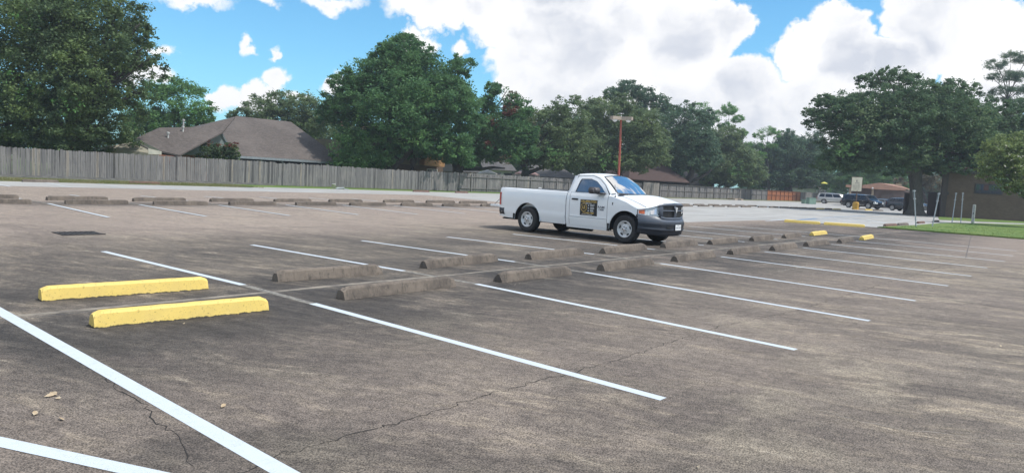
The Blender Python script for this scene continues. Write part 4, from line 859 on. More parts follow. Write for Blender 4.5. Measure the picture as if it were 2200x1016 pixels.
# patio umbrellas
mat('canvas_white', (.75, .72, .70), .8); mat('canvas_pink', (.70, .42, .38), .8); mat('canvas_yellow', (.72, .66, .12), .8); mat('dark_metal', (.05, .05, .05), .5)
def umbrella(px, py, depth, r, m, label):
    p_ = at(px, py, depth); root = empty('patio_umbrella', (p_.x, p_.y, 0), 0, label, 'umbrella', 'patio umbrellas behind the fences')
    bm = bmesh.new(); lathe(bm, [(r, p_.z-.62*r*.6), (r*.5, p_.z-.28*r*.6), (.02, p_.z)], 'Z', 8); lathe(bm, [(r, p_.z-.62*r*.6-.12), (r, p_.z-.62*r*.6)], 'Z', 8); link('canopy', bm, m, root)
    bm = bmesh.new(); tube(bm, [(0, 0, 0), (0, 0, p_.z)], .03, 6); link('pole', bm, 'dark_metal', root)
umbrella(1048, 364.5, 84, 1.15, 'canvas_white', 'white peaked patio umbrella over the railed fence'); umbrella(1118, 368, 88, .7, 'canvas_pink', 'small pink patio umbrella left of the oak trunk')
umbrella(1146, 370, 88, .8, 'canvas_pink', 'pink patio umbrella right of the oak trunk'); umbrella(1771, 391, 130, .6, 'canvas_yellow', 'yellow patio umbrella above the silver suv')

# ------------------------------------------------------------------ garage building on the right
zg = 112
gL = at(1815, 412, zg); 
ge = empty('garage_building', (gL.x, gL.y, 0), 0, 'low brown building with a tan sloping roof and two garage doors', 'building')
def ag(px, py, dz=0): return Vector(at(px, py, zg+dz))-Vector((gL.x, gL.y, 0))
def vwall(bm, p1, p2, off, zb=0.):
    slab(bm, [Vector((p1[0], p1[1], zb)), Vector((p2[0], p2[1], zb)), Vector(p2), Vector(p1)], off)
awayv = Vector((math.cos(R_(12)), math.sin(R_(12)), 0))
bm = bmesh.new(); vwall(bm, ag(1828,402), ag(1880,404), awayv*8); vwall(bm, ag(1880,404,-.6), ag(1957,410,-.6), awayv*8); link('wall', bm, 'garage_brick', ge)
bm = bmesh.new(); slab(bm, [ag(1817,397,-1.4), ag(1884,400,-1.4), ag(1884,404.5,-1.4), ag(1817,402,-1.4)], awayv*9)
slab(bm, [ag(1853,397.6,-1.5), ag(1888,393,-1.5), ag(1946,405,-1.5), ag(1946,409.6,-1.5), ag(1888,407,-1.5), ag(1853,404,-1.5)], awayv*10)
slab(bm, [ag(1888,393,-1.4), ag(1946,405,-1.4), ag(1962,409,6), ag(1930,397,6)], (0, 0, -.1)); link('roof', bm, 'roof_tan', ge)
bm = bmesh.new(); slab(bm, [ag(1925,394.5,4), ag(1937,396,4), ag(1937,400,4), ag(1925,399,4)], awayv*1.2); link('chimney', bm, 'stone_tan', ge)
for (x0, y0, x1, y1) in ((1840,417,1868,419), (1893,416.5,1920,418)):
    bm = bmesh.new(); vwall(bm, ag(x0, y0, -.85), ag(x1, y1, -.85), awayv*.15); link('garage_door', bm, mat('garage_door', (.13, .095, .085), .8, (.10, .075, .07), 2, stretch=(.1, .1, 9)), ge)
for x0 in (1827, 1875.5):
    bm = bmesh.new(); tp = ag(x0, 404, -1.1); tube(bm, [Vector((tp.x, tp.y, 0)), tp], .18, 8); link('stone_post', bm, 'stone_tan', ge)
bm = bmesh.new(); tp = ag(1874.6, 404.6, -1.7); lathe(bm, [(0, -.12), (.14, -.06), (.14, .1), (0, .16)], 'Z', 10, tp); link('wall_lamp', bm, 'canvas_white', ge)

# ------------------------------------------------------------------ brick building and its screen wall
zc = 70.0; cL = G_at_depth(2017, zc); cR_ = G_at_depth(2420, 67.0)
dirw = (Vector(cR_)-Vector(cL)); lw = dirw.length; ce = empty('brick_building', cL, math.atan2(dirw.y, dirw.x), 'long plain brown brick building with a dark eave shaded by the great oak', 'building')
vb = Matrix.Rotation(-ce.rotation_euler.z, 3, 'Z') @ Vector((cL[0]-CAM[0], cL[1]-CAM[1], 0)).normalized(); vb = vb*(9/abs(vb.y))
if vb.y < 0: vb = -vb
def para(x0, y0, x1, z0, z1, y1=9.):
    k = vb.x/vb.y; return [(x0+k*y0, y0, z0), (x1+k*y0, y0, z0), (x1+k*y1, y1, z0), (x0+k*y1, y1, z0)]
bm = bmesh.new(); slab(bm, para(0, 0, lw, 0, 0), (0, 0, 4.35)); link('wall', bm, 'umber_brick', ce)
bm = bmesh.new(); slab(bm, para(-.35, -.55, lw, 4.352, 0, 9.4), (0, 0, .37)); link('fascia', bm, mat('dark_fascia', (.06, .055, .058), .7), ce)
bm = bmesh.new(); slab(bm, [(-.3, -.5, 4.73), (lw, -.5, 4.73), (lw, 4, 6.6), (1.5+vb.x*.5, 4, 6.6)], (0, .0, .12)); slab(bm, [(lw, 9.4, 4.73), (vb.x, 9.4, 4.73), (1.5+vb.x*.5, 4.1, 6.6), (lw, 4.1, 6.6)], (0, 0, .12)); link('roof', bm, 'red_shingle', ce)
bm = bmesh.new(); box(bm, -.05, .45, -.25, -.003, 0, 4.35); link('corner_pier', bm, mat('dark_brick', (.075, .06, .056), .9), ce)
def cx_at(px): 
    p_ = onplane(px, 430, cL, (-dirw.y, dirw.x, 0)); return (p_-Vector(cL)).dot(dirw.normalized())
def cz_at(px, py): return onplane(px, py, cL, (-dirw.y, dirw.x, 0)).z
glass = [(2094,2101,'g_green',(.02,.06,.04)),(2101,2104,'g_grey',(.06,.08,.09)),(2104,2108.5,'g_blue',(.02,.03,.08)),(2110,2121,'g_red',(.10,.025,.02)),(2121,2140,'g_green2',(.03,.05,.035))]
wf = None
bm = bmesh.new(); x0, x1 = cx_at(2093), cx_at(2150); z0, z1 = cz_at(2093, 414), cz_at(2093, 396)
box(bm, x0-.08, x1+.08, -.05, -.004, z0-.08, z1+.08); wf = link('stained_window', bm, mat('window_lead', (.05, .05, .06), .7), ce)
for a_, b_, nm, cc in glass:
    bm = bmesh.new(); box(bm, cx_at(a_)+.02, cx_at(b_)-.02, -.07, -.052, z0+.28, z1); link('stained_pane', bm, mat(nm, cc, .25), wf)
for a_, b_ in ((2094,2102),(2104,2124),(2127,2135),(2137,2149)):
    bm = bmesh.new(); box(bm, cx_at(a_)+.02, cx_at(b_)-.02, -.07, -.052, z0, z0+.22); link('stained_pane', bm, mat('g_navy', (.02, .024, .05), .5), wf)
bm = bmesh.new(); x0 = cx_at(2029); box(bm, x0, x0+.3, -.08, -.003, 2.2, 2.5); link('meter_box', bm, 'dark_fascia', ce)
s0 = G_at_depth(1990, 74); s1 = G_at_depth(2012, 72); dv = Vector(s1)-Vector(s0)
we = empty('screen_wall', s0, math.atan2(dv.y, dv.x), 'dark low screen wall between the great oak trunk and the brick building', 'wall')
bm = bmesh.new(); box(bm, 0, dv.length, 0, .25, 0, 2.3); link('wall', bm, 'dark_brick', we); bm = bmesh.new(); box(bm, -.1, dv.length+.1, -.08, .33, 2.302, 2.45); link('wall_cap', bm, 'dark_fascia', we)
pp = G_at_depth(1947, 74); we = empty('brick_pier', pp, R_(35), 'thin dark pier left of the great oak trunk', 'pier')
bm = bmesh.new(); box(bm, -.18, .18, -.3, .3, 0, 2.15); link('pier_shaft', bm, 'dark_brick', we); bm = bmesh.new(); box(bm, -.22, .22, -.34, .34, 2.152, 2.24); link('pier_cap', bm, 'dark_fascia', we)

# ------------------------------------------------------------------ steel posts and bollard
GPo = 'galvanised sign posts seen edge on'
for (bx, by, tx, ty, plate, lb) in ((1968,488,1964,408,1,'galvanised post leaning left with an edge on sign plate, nearest the lawn corner'),(2002.5,488,2018,414,1,'galvanised post leaning hard right with an edge on sign plate'),(2045,480,2054.5,414,0,'galvanised post leaning right in front of the brick wall, third from left'),(2064,479,2069,414,0,'nearly upright thin galvanised post, fourth from left')):
    f_ = Vector(G(bx, by)); dz = (f_-Vector(CAM)).dot(Vector(cF)); t_ = at(tx, ty, dz); root = empty('sign_post', f_, 0, lb, 'post', GPo)
    bm = bmesh.new(); tube(bm, [(0, 0, -.02), t_-f_], .034, 10); link('post', bm, 'galv', root)
    d = (t_-f_); d.normalize(); rt = Vector(cR)
    for hh in (.06, .52):
        bm = bmesh.new(); c0 = (t_-f_)-d*hh; tube(bm, [c0-rt*.085, c0+rt*.085], .018, 6); link('bracket', bm, 'galv', root)
    if plate:
        bm = bmesh.new(); c0 = (t_-f_)-d*.0-rt*.085; fw = Vector((f_.x-CAM[0], f_.y-CAM[1], 0)).normalized()*.17
        slab(bm, [c0-fw, c0+fw, c0+fw-d*.55, c0-fw-d*.55], rt*.012); link('sign_plate', bm, 'galv', root)
f_ = G(2089.5, 480.5); root = empty('bollard', f_, 0, 'short thick white capped pipe bollard on the lawn', 'bollard')
bm = bmesh.new(); lathe(bm, [(.105, 0), (.105, 1.38), (.09, 1.43), (0, 1.45)], 'Z', 16); link('pipe', bm, mat('bollard_paint', (.48, .49, .48), .6, (.36, .36, .35), 5), root)
bm = bmesh.new(); box(bm, -.125, -.104, -.03, .03, .72, .84); link('number_tag', bm, 'dark_metal', root)

# ------------------------------------------------------------------ lamp post
dl = 52.0; tL = at(1334.5, 258, dl); fL = G_at_depth(1326.5, dl)
le = empty('lamp_post', fL, 0, 'tall rust red lamp post with two boxy tan heads behind the pickup', 'lamp post')
mat('rust_red', (.40, .095, .06), .55, (.28, .07, .045), 3); mat('lamp_tan', (.42, .34, .27), .6, (.34, .27, .22), 3)
mat('lamp_lens', (.86, .86, .86), .15, spec=.8)
tp = tL-Vector(fL); bm = bmesh.new(); tube(bm, [(0, 0, 0), tp], [.10, .072], 4); link('pole', bm, 'rust_red', le)
bm = bmesh.new(); box(bm, -.2, .2, -.2, .2, 0, .04); link('base_plate', bm, 'rust_red', le)
for sg in (-1, 1):
    hd = bmesh.new(); rt = Vector((cR[0], cR[1], 0)).normalized(); fw = Vector((cF[0], cF[1], 0)).normalized()
    ax = (rt*sg*.9-fw*.45).normalized(); sd_ = Vector((-ax.y, ax.x, 0)); c0 = tp+ax*.09+Vector((0, 0, -.02))
    ps = [c0-sd_*.2, c0+ax*.75-sd_*.2, c0+ax*.75+sd_*.2, c0+sd_*.2]; slab(hd, ps, (0, 0, .24))
    h_ = link('lamp_head', hd, 'lamp_tan', le); bm = bmesh.new(); lathe(bm, [(.19, 0), (.18, -.06), (.13, -.13), (0, -.17)], 'Z', 18, c0+ax*.46); link('lens', bm, 'lamp_lens', h_, True)
bm = bmesh.new(); lathe(bm, [(.03, 0), (.035, .08), (0, .1)], 'Z', 8, tp+Vector((0, 0, .22))); link('photocell', bm, 'lamp_lens', le)

# ------------------------------------------------------------------ lot notice sign
f_ = Vector(G(1837.5, 450.5)); ds = (f_-Vector(CAM)).dot(Vector(cF)); se = empty('notice_sign', f_, 0, 'cream notice board on a brown post with a yellow concrete base', 'sign')
mat('sign_cream', (.72, .70, .58), .6); mat('sign_ink', (.12, .12, .13), .7); mat('base_yellow', (.62, .38, .06), .7, (.5, .28, .05), 4); mat('post_brown', (.13, .08, .06), .7)
bm = bmesh.new(); lathe(bm, [(.40, 0), (.42, .08), (.37, .12), (.36, .78), (.28, .92), (0, .93)], 'Z', 8); link('base', bm, 'base_yellow', se)
bm = bmesh.new(); box(bm, -.07, .07, -.05, .05, .9, 2.32); link('post', bm, 'post_brown', se)
bc = [at(x, y, ds-.25)-f_ for x, y in ((1831,380.8),(1853.2,381.4),(1850.4,411.2),(1828.6,410.4))]
nrm = (bc[1]-bc[0]).cross(bc[3]-bc[0]).normalized(); 
if nrm.dot(Vector(CAM)-f_) < 0: nrm = -nrm
bm = bmesh.new(); slab(bm, bc, nrm*-.06); bd = link('board', bm, 'sign_cream', se)
bm = bmesh.new(); cc = sum(bc, Vector())/4; slab(bm, [cc+(p_-cc)*1.05-nrm*.012 for p_ in bc], nrm*-.035); link('board_frame', bm, 'post_brown', se)
def onb(u, v): return bc[0].lerp(bc[1], u).lerp(bc[3].lerp(bc[2], u), v)+nrm*.004
bm = bmesh.new()
slab(bm, [onb(.46,.33), onb(.40,.33), onb(.47,.17), onb(.49,.17), onb(.55,.33)], nrm*.004); slab(bm, [onb(.28,.41), onb(.76,.41), onb(.76,.44), onb(.28,.44)], nrm*.004); link('board_emblem', bm, 'sign_ink', bd)
bm = bmesh.new()
for i in range(7):
    v = .53+i*.058; slab(bm, [onb(.14,v), onb(.52+.03*math.sin(i*2), v), onb(.52+.03*math.sin(i*2), v+.018), onb(.14, v+.018)], nrm*.004)
    slab(bm, [onb(.60,v), onb(.82+.03*math.cos(i*3), v), onb(.82+.03*math.cos(i*3), v+.018), onb(.60, v+.018)], nrm*.004)
link('board_text', bm, mat('sign_faint', (.40, .39, .34), .7), bd)

# ------------------------------------------------------------------ bucket, cable, utility boxes, curb inlet
f_ = G(717, 405.5); root = empty('bucket', f_, 0, 'white plastic bucket standing against the foot of the long fence', 'bucket')
bm = bmesh.new(); lathe(bm, [(.125, 0), (.15, .34), (.16, .34), (.16, .37), (.145, .37), (.14, .34), (.12, .02), (0, .02)], 'Z', 16); link('pail', bm, 'canvas_white', root, True)
bm = bmesh.new(); tube(bm, [(-.15, 0, .34), (-.13, -.08, .22), (0, -.13, .14), (.13, -.08, .22), (.15, 0, .34)], .006, 5); link('handle', bm, 'dark_metal', root)
f_ = G(733, 407.4); bm = bmesh.new(); tube(bm, [(-.5, 0, .05), (-.2, .12, .09), (.15, -.1, .12), (.3, .05, .05), (.7, -.02, .03)], [.05, .09, .08, .07, .02], 6); o = link('rag', bm, mat('grey_cloth', (.33, .36, .36), .9)); o.location = f_; tag(o, 'crumpled grey rag lying beside the white bucket', 'rag')
mat('utility_green', (.22, .34, .27), .6)
for (px, py, w_, h_, lb) in ((1732,433.4,1.3,.62,'low pale green utility box, left of the pair by the fence'),(1742,434.6,1.25,.95,'taller pale green utility box, right of the pair by the fence')):
    p_ = G_at_depth(px, 112 if h_ < .8 else 110); root = empty('utility_box', p_, R_(-35), lb, 'utility box', 'green utility boxes')
    bm = bmesh.new(); box(bm, -w_/2, w_/2, -.4, .4, 0, h_); bmesh.ops.bevel(bm, geom=bm.edges[:], offset=.04, segments=2, affect='EDGES'); link('cabinet', bm, 'utility_green', root)
    bm = bmesh.new(); box(bm, -w_/2-.04, w_/2+.04, -.44, .44, h_, h_+.05); link('lid', bm, 'utility_green', root)
p_ = Vector(G(1588, 430.2)); root = empty('curb_inlet', p_, R_(0), 'broken curb inlet with a dark mouth below the panelled fence', 'drain')
bm = bmesh.new(); box(bm, -1.6, 1.6, 0, 1.2, 0, .22); link('inlet_slab', bm, 'stone_tan', root); bm = bmesh.new(); box(bm, -.5, .7, -.02, .0, .03, .17); link('mouth', bm, 'black_hole', root)

# ------------------------------------------------------------------ vehicles
mat('paint_white', (.87, .88, .89), .28, (.85, .86, .87), 2, coat=.6); mat('paint_black', (.008, .010, .016), .2, (.008, .010, .016), coat=.5, spec=.5)
mat('paint_silver', (.50, .48, .46), .28, (.48, .46, .44), coat=.8, metal=.25); mat('paint_slate', (.022, .028, .042), .2, (.022, .028, .042), coat=.5); mat('paint_grey', (.16, .18, .2), .2, (.16, .18, .2), coat=1.0)
mat('tyre', (.018, .018, .02), .75, (.03, .03, .03), 20); mat('steel', (.66, .66, .66), .38, (.55, .55, .56), 9, metal=.25); mat('chrome', (.75, .75, .77), .12, metal=1.0)
mat('grey_plastic', (.085, .098, .125), .42, (.065, .077, .10), 30, bump=.05); mat('dark_plastic', (.022, .027, .038), .5, (.024, .03, .042), 30); mat('black_plastic', (.012, .013, .016), .5)
mat('underbody', (.012, .012, .013), .9); mat('tint_glass', (.010, .016, .026), .08, spec=.5); mat('lamp_red', (.50, .012, .02), .15, coat=1.0); mat('lamp_amber', (.75, .16, .03), .2, coat=1.0)
mat('lamp_clear', (.80, .84, .86), .25, (.45, .47, .48), 22, coat=.1, metal=.0, amt=1); mat('seat_cloth', (.05, .052, .06), .9); mat('badge_ink', (.09, .10, .13), .5)
# clear glass for the pickup
m_ = bpy.data.materials.new('cab_glass'); m_.use_nodes = True; t = m_.node_tree; t.nodes.remove(t.nodes['Principled BSDF'])
gl = t.nodes.new('ShaderNodeBsdfGlossy'); gl.inputs['Roughness'].default_value = .02; tr = t.nodes.new('ShaderNodeBsdfTransparent'); tr.inputs['Color'].default_value = (.30, .42, .52, 1)
fr = t.nodes.new('ShaderNodeFresnel'); fr.inputs['IOR'].default_value = 1.6; ad = t.nodes.new('ShaderNodeMath'); ad.operation = 'MULTIPLY_ADD'; ad.inputs[1].default_value = 1.0; ad.inputs[2].default_value = .015; t.links.new(fr.outputs[0], ad.inputs[0])
ms = t.nodes.new('ShaderNodeMixShader'); t.links.new(ad.outputs[0], ms.inputs[0]); t.links.new(tr.outputs[0], ms.inputs[1]); t.links.new(gl.outputs[0], ms.inputs[2]); t.links.new(ms.outputs[0], t.nodes['Material Output'].inputs[0]); MATS['cab_glass'] = m_
m2 = m_.copy(); m2.name = 'door_glass'; MATS['door_glass'] = m2
for nd in m2.node_tree.nodes:
    if nd.type == 'MATH': nd.inputs[1].default_value = .45
    if nd.type == 'BSDF_TRANSPARENT': nd.inputs['Color'].default_value = (.22, .30, .38, 1)

def wheel(parent, x, y, r, side, wd=.25, rimr=None, style='steel', seg=36):
    """side -1: outer face towards -y"""
    rimr = rimr or r*.60; w0 = empty('wheel', (x, y, r)); w0.parent = parent
    bm = bmesh.new(); s = side; h = wd/2
    prof = [(rimr-.02, -h*.9), (r-.055, -h), (r-.02, -h*.82), (r, -h*.6), (r+.001, 0), (r, h*.6), (r-.02, h*.82), (r-.055, h), (rimr-.005, h*.9)]
    lathe(bm, prof, 'Y', seg, caps=False)
    link('tyre', bm, 'tyre', w0, False)
    bm = bmesh.new()
    def pr(a_): return [(q_[0], q_[1]*s) for q_ in a_]
    lathe(bm, pr([(rimr, h*.92), (rimr-.012, h*.98), (rimr-.03, h*.80), (rimr-.045, h*.62), (rimr*.62, h*.52), (rimr*.42, h*.74), (rimr*.36, h*.80), (rimr*.30, h*.80), (.0, h*.80)]), 'Y', seg, caps=False)
    rm = link('rim', bm, 'steel', w0, True)
    bm = bmesh.new()
    if style == 'steel':
        for k in range(5):
            t_ = 2*math.pi*(k+.25)/5; cx_, cz_ = rimr*.74*math.cos(t_), rimr*.74*math.sin(t_); pts = []
            for j in range(10):
                a_ = 2*math.pi*j/10; u, v = rimr*.12*math.cos(a_), rimr*.20*math.sin(a_); pts.append((cx_+u*math.cos(t_)-v*math.sin(t_), s*h*.64, cz_+u*math.sin(t_)+v*math.cos(t_)))
            slab(bm, pts, (0, s*.004, 0))
        for k in range(5):
            t_ = 2*math.pi*(k+.5)/5; lathe(bm, [(.016, s*h*.8), (.014, s*h*.9), (0, s*h*.92)], 'Y', 6, (rimr*.28*math.cos(t_), 0, rimr*.28*math.sin(t_)))
        link('rim_hole', bm, 'black_plastic', rm)
        bm = bmesh.new(); lathe(bm, [(rimr*.17, s*h*.80), (rimr*.16, s*h*.98), (rimr*.08, s*h*1.04), (0, s*h*1.05)], 'Y', 16); link('hub_cap', bm, 'chrome', rm)
    else:
        for k in range(6):
            t_ = 2*math.pi*(k+.5)/6; pts = []
            for (rr, da) in ((.38, -.16), (.84, -.27), (.84, .27), (.38, .16)): pts.append((rimr*rr*math.cos(t_+da), s*h*.82, rimr*rr*math.sin(t_+da)))
            slab(bm, pts, (0, s*.006, 0))
        link('rim_gap', bm, 'black_plastic', rm)
    return w0
def side_panel(bm, xs, w, zb, zt, sec, side, nz=10, mi=0):
    """skin between x stations; w(x) half width, zb/zt bottom and top, sec(z)->width factor"""
    rows = []
    for x in xs:
        row = []
        b_, t_ = zb(x), zt(x)
        for j in range(nz+1):
            z = b_+(t_-b_)*j/nz; row.append((x, side*w(x)*sec(z), z))
        rows.append(row)
    return grid(bm, rows)
def interp(tab):
    xs = [p_[0] for p_ in tab]; ys = [p_[1] for p_ in tab]
    return lambda x: float(np.interp(x, xs, ys))
def arch(x, cx, r, z0, base):
    d = abs(x-cx)
    return base if d >= r else max(base, z0+math.sqrt(max(0, r*r-d*d)))
def stations(a_, b_, centres, r, n=22):
    xs = list(np.linspace(a_, b_, n))
    for c in centres: xs += [c+r*math.cos(t) for t in np.linspace(0, math.pi, 21) if a_ < c+r*math.cos(t) < b_] + [x for x in (c-r-.001, c+r+.001) if a_ < x < b_]
    return sorted(set(round(x, 4) for x in xs))

# ---- pickup -------------------------------------------------------
def pickup():
    T = empty('pickup_truck', (15.405, 5.477, 0), R_(-90.34), 'white single cab pickup with grey bumpers and a black door sign, tailgate lowered', 'pickup truck'); T.scale = (.963,)*3
    WB = 3.569; TR = .40; AR = .515; A0z = .37
    W = interp([(-1.25, .93), (-1.18, .965), (-1.0, .99), (1.5, 1.0), (3.6, 1.0), (3.85, .985), (3.95, .97)])
    def sec(z): return float(np.interp(z, [.33, .40, .52, .60, .63, .66, .9, 1.08, 1.20, 1.28, 1.33, 1.36], [.925, .955, .975, 1.0, .998, .985, 1.0, .998, .985, .965, .94, .90]))
    flare = lambda x, c: 1+.018*math.exp(-((x-c)/.45)**2)
    W2 = lambda x: W(x)*flare(x, 0)*flare(x, WB)
    sillz = interp([(-1.25, .44), (-.9, .40), (.5, .37), (3.1, .355), (3.95, .36)])
    bedtop = interp([(-1.25, 1.315), (-1.15, 1.335), (1.5, 1.325)])
    bot = lambda x: max(arch(x, 0, AR, .40, sillz(x)), arch(x, WB, AR, .40, sillz(x)))
    wells = []
    # bed
    bm = bmesh.new()
    for s in (-1, 1):
        xs = stations(-1.22, 1.47, [0], AR); V, f = side_panel(bm, xs, W2, bot, bedtop, sec, s, 12)
        rail = [[(x, s*W2(x)*.90*1.0+0*s, bedtop(x)), (x, s*W2(x)*sec(bedtop(x)), bedtop(x)+.0), (x, s*(W2(x)*sec(bedtop(x))-.05), bedtop(x)+.018), (x, s*.80, bedtop(x)+.012), (x, s*.795, .70)] for x in xs]
        grid(bm, [[r[1], r[2], r[3], r[4]] for r in rail])
        # rear corner return and front wall end
        rr_ = [[(-1.22, s*W2(-1.22)*sec(z), z), (-1.235, s*.80, z)] for z in np.linspace(.44, 1.33, 9)]; grid(bm, rr_)
        rr_ = [[(1.47, s*W2(1.47)*sec(z), z), (1.47, s*.72, z)] for z in np.linspace(.40, 1.33, 9)]; grid(bm, rr_)
        # arch lip
        lip = [[(AR*math.cos(t), s*(W2(AR*math.cos(t))*sec(.6)), .40+AR*math.sin(t)), (AR*math.cos(t), s*.96, .40+AR*math.sin(t))] for t in np.linspace(-.05, math.pi+.05, 22)]; grid(bm, lip); wells.append((0, s))
    box(bm, 1.42, 1.47, -.80, .80, .66, 1.335); bmesh.ops.recalc_face_normals(bm, faces=bm.faces[:]); 
    bed = link('bed', bm, 'paint_white', T, True)
    bm = bmesh.new(); box(bm, -1.22, 1.44, -.79, .79, .66, .70); 
    for s in (-1, 1): box(bm, -.42, .42, s*.79-.12*(s > 0), s*.79+.12*(s < 0), .70, .92)
    link('bed_liner', bm, 'underbody', bed)
    bm = bmesh.new()
    for s in (-1, 1): 
        box(bm, -1.15, 1.40, s*.83-.03, s*.83+.03, 1.345, 1.362)
    link('rail_cap', bm, 'black_plastic', bed)
    bm = bmesh.new(); lathe(bm, [(.05, 0), (.06, .04), (0, .05)], 'Z', 10, (.32, -.82, 1.362)); link('cap_plug', bm, 'canvas_white', bed)
    # tailgate, lowered
    bm = bmesh.new(); box(bm, -1.80, -1.245, -.77, .77, .70, .765); bmesh.ops.bevel(bm, geom=bm.edges[:], offset=.015, segments=2, affect='EDGES'); tg = link('tailgate', bm, 'paint_white', T)
    bm = bmesh.new(); box(bm, -1.74, -1.30, -.70, .70, .767, .775); link('tailgate_inner', bm, 'steel', tg)
    for s in (-1, 1):
        bm = bmesh.new(); tube(bm, [(-1.22, s*.78, 1.08), (-1.60, s*.76, .78)], .009, 5); link('tailgate_cable', bm, 'black_plastic', tg)
    # tail lamps
    for s in (-1, 1):
        bm = bmesh.new(); rows = [[(-1.236, s*(W2(-1.22)*sec(z)-.12), z), (-1.246, s*(W2(-1.22)*sec(z)-.03), z), (-1.215, s*(W2(-1.2)*sec(z)+.008), z), (-1.13, s*(W2(-1.13)*sec(z)+.008), z)] for z in np.linspace(.79, 1.19, 7)]
        grid(bm, rows); link('tail_lamp', bm, 'lamp_red', T, True)
    # rear bumper
    bm = bmesh.new()
    yo = [-.99, -.95, -.80, -.5, 0, .5, .80, .95, .99]; xo = [-.98, -1.22, -1.32, -1.36, -1.37, -1.36, -1.32, -1.22, -.98]
    rows = [[(x+dx, y*k, z) for x, y in zip(xo, yo)] for (z, dx, k) in ((.48, .06, .97), (.50, .02, .99), (.60, 0, 1), (.69, .0, .995), (.71, .03, .98), (.70, .2, .9))]
    grid(bm, rows); link('rear_bumper', bm, 'dark_plastic', T, True)
    bm = bmesh.new(); box(bm, -1.45, -1.22, -.11, .11, .40, .47); tube(bm, [(-1.1, -.2, .42), (-1.32, -.2, .42)], .03, 8)
    box(bm, -1.10, -.55, -.9, -.4, .345, .385); link('hitch', bm, 'underbody', T)
    # ---- cab
    cabw = lambda z: 1.0*sec(z) if z <= 1.33 else .94-(z-1.33)*.43
    cab = bmesh.new()
    for s in (-1, 1):
        side_panel(cab, list(np.linspace(1.505, 1.615, 3)), W2, sillz, lambda x: 1.33, sec, s, 10)                    # strip behind the door
        V, f = side_panel(cab, stations(2.965, 3.93, [WB], AR, 14), W2, bot, interp([(2.96, 1.29), (3.25, 1.245), (3.6, 1.15), (3.93, .985)]), sec, s, 12)  # front wing
        lip = [[(WB+AR*math.cos(t), s*(W2(WB+AR*math.cos(t))*sec(.6)), .40+AR*math.sin(t)), (WB+AR*math.cos(t), s*.96, .40+AR*math.sin(t))] for t in np.linspace(-.05, math.pi+.05, 22)]; grid(cab, lip); wells.append((WB, s))
        # rocker under the door
        grid(cab, [[(x, s*W2(x)*sec(z), z) for z in (.30, .355, .385)] for x in np.linspace(1.505, 3.06, 6)])
        # rear pillar up to the roof
        pil = [[(1.505+(z-1.33)*.10, s*(cabw(z)-.10), z), (1.515+(z-1.33)*.12, s*cabw(z), z), (1.62+(z-1.33)*.16, s*cabw(z), z)] for z in np.linspace(1.33, 1.83, 7)]; grid(cab, pil)
        # back edge closing
        grid(cab, [[(1.505, s*W2(1.5)*sec(z), z), (1.505, s*.70, z)] for z in np.linspace(.38, 1.33, 8)])
        # A pillar: from door edge to windscreen edge
        dr = [(1.83, 1.72), (2.30, 1.84), (2.52, 1.745), (2.76, 1.575), (2.98, 1.36)]
        dpts = [(1.72, 1.835), (2.24, 1.85), (2.50, 1.775), (2.75, 1.60), (2.99, 1.345)]
        wpts = [(1.72, .66, 1.885), (2.30, .66, 1.905), (2.56, .68, 1.84), (2.86, .755, 1.62), (3.16, .83, 1.365)]
        grid(cab, [[(a_[0], s*(cabw(a_[1])), a_[1]), ((a_[0]+b_[0])/2, s*((cabw(a_[1])+b_[1])/2+.018), (a_[1]+b_[2])/2+.018), (b_[0], s*b_[1], b_[2])] for a_, b_ in zip(dpts, wpts)])
        grid(cab, [[(2.965, s*W2(2.97)*sec(1.29), 1.29), (2.99, s*cabw(1.345), 1.345)], [(3.10, s*W2(3.1)*.955, 1.272), (3.16, s*.83, 1.365)], [(3.2, s*W2(3.2)*.955, 1.255), (3.2, s*.80, 1.352)]])
    # roof
    rows = []
    for t_ in np.linspace(0, 1, 9):
        row = []
        for v in np.linspace(-1, 1, 13):
            xf = 2.575-.02+.08*(1-v*v); x0 = 1.60+.0; x = x0+(xf-x0)*t_; z = 1.87+.045*(1-v*v)*1.0+.02*math.sin(math.pi*min(1, t_*1.1))-.05*max(0, t_-.80)/.2*(1)-.03*max(0, .12-t_)/.12
            if abs(v) > .92: z -= .012
            row.append((x, v*.68, z))
        rows.append(row)
    grid(cab, rows)
    # back wall with window opening
    ring_bridge(cab, [(1.505, -.84, 1.33), (1.505, .84, 1.33), (1.56, .70, 1.80), (1.60, .60, 1.865), (1.60, -.60, 1.865), (1.56, -.70, 1.80)], [(1.52, -.66, 1.42), (1.52, .66, 1.42), (1.555, .60, 1.72), (1.56, .56, 1.76), (1.56, -.56, 1.76), (1.555, -.60, 1.72)])
    grid(cab, [[(1.505, -.84, .5), (1.505, .84, .5)], [(1.505, -.84, 1.33), (1.505, .84, 1.33)]])
    bmesh.ops.recalc_face_normals(cab, faces=cab.faces[:]); cb = link('cab', cab, 'paint_white', T, True)
    bm = bmesh.new(); slab(bm, [(1.525, -.66, 1.42), (1.525, .66, 1.42), (1.56, .58, 1.76), (1.56, -.58, 1.76)], (.006, 0, 0)); link('rear_window', bm, 'cab_glass', T)
    # windscreen
    def ws(v, t_):   # v across, t up
        b_ = Vector((3.16+.20*(1-v*v), v*.83, 1.365-.02*(1-v*v))); t2 = Vector((2.56+.075*(1-v*v), v*.68, 1.84+.055*(1-v*v))); p_ = b_.lerp(t2, t_); p_ += Vector((.03, 0, .03))*math.sin(math.pi*t_)*.8; return p_
    bm = bmesh.new(); grid(bm, [[ws(v, t_) for v in np.linspace(-.965, .965, 13)] for t_ in np.linspace(.05, .965, 7)]); link('windscreen', bm, 'cab_glass', T, True)
    bm = bmesh.new()
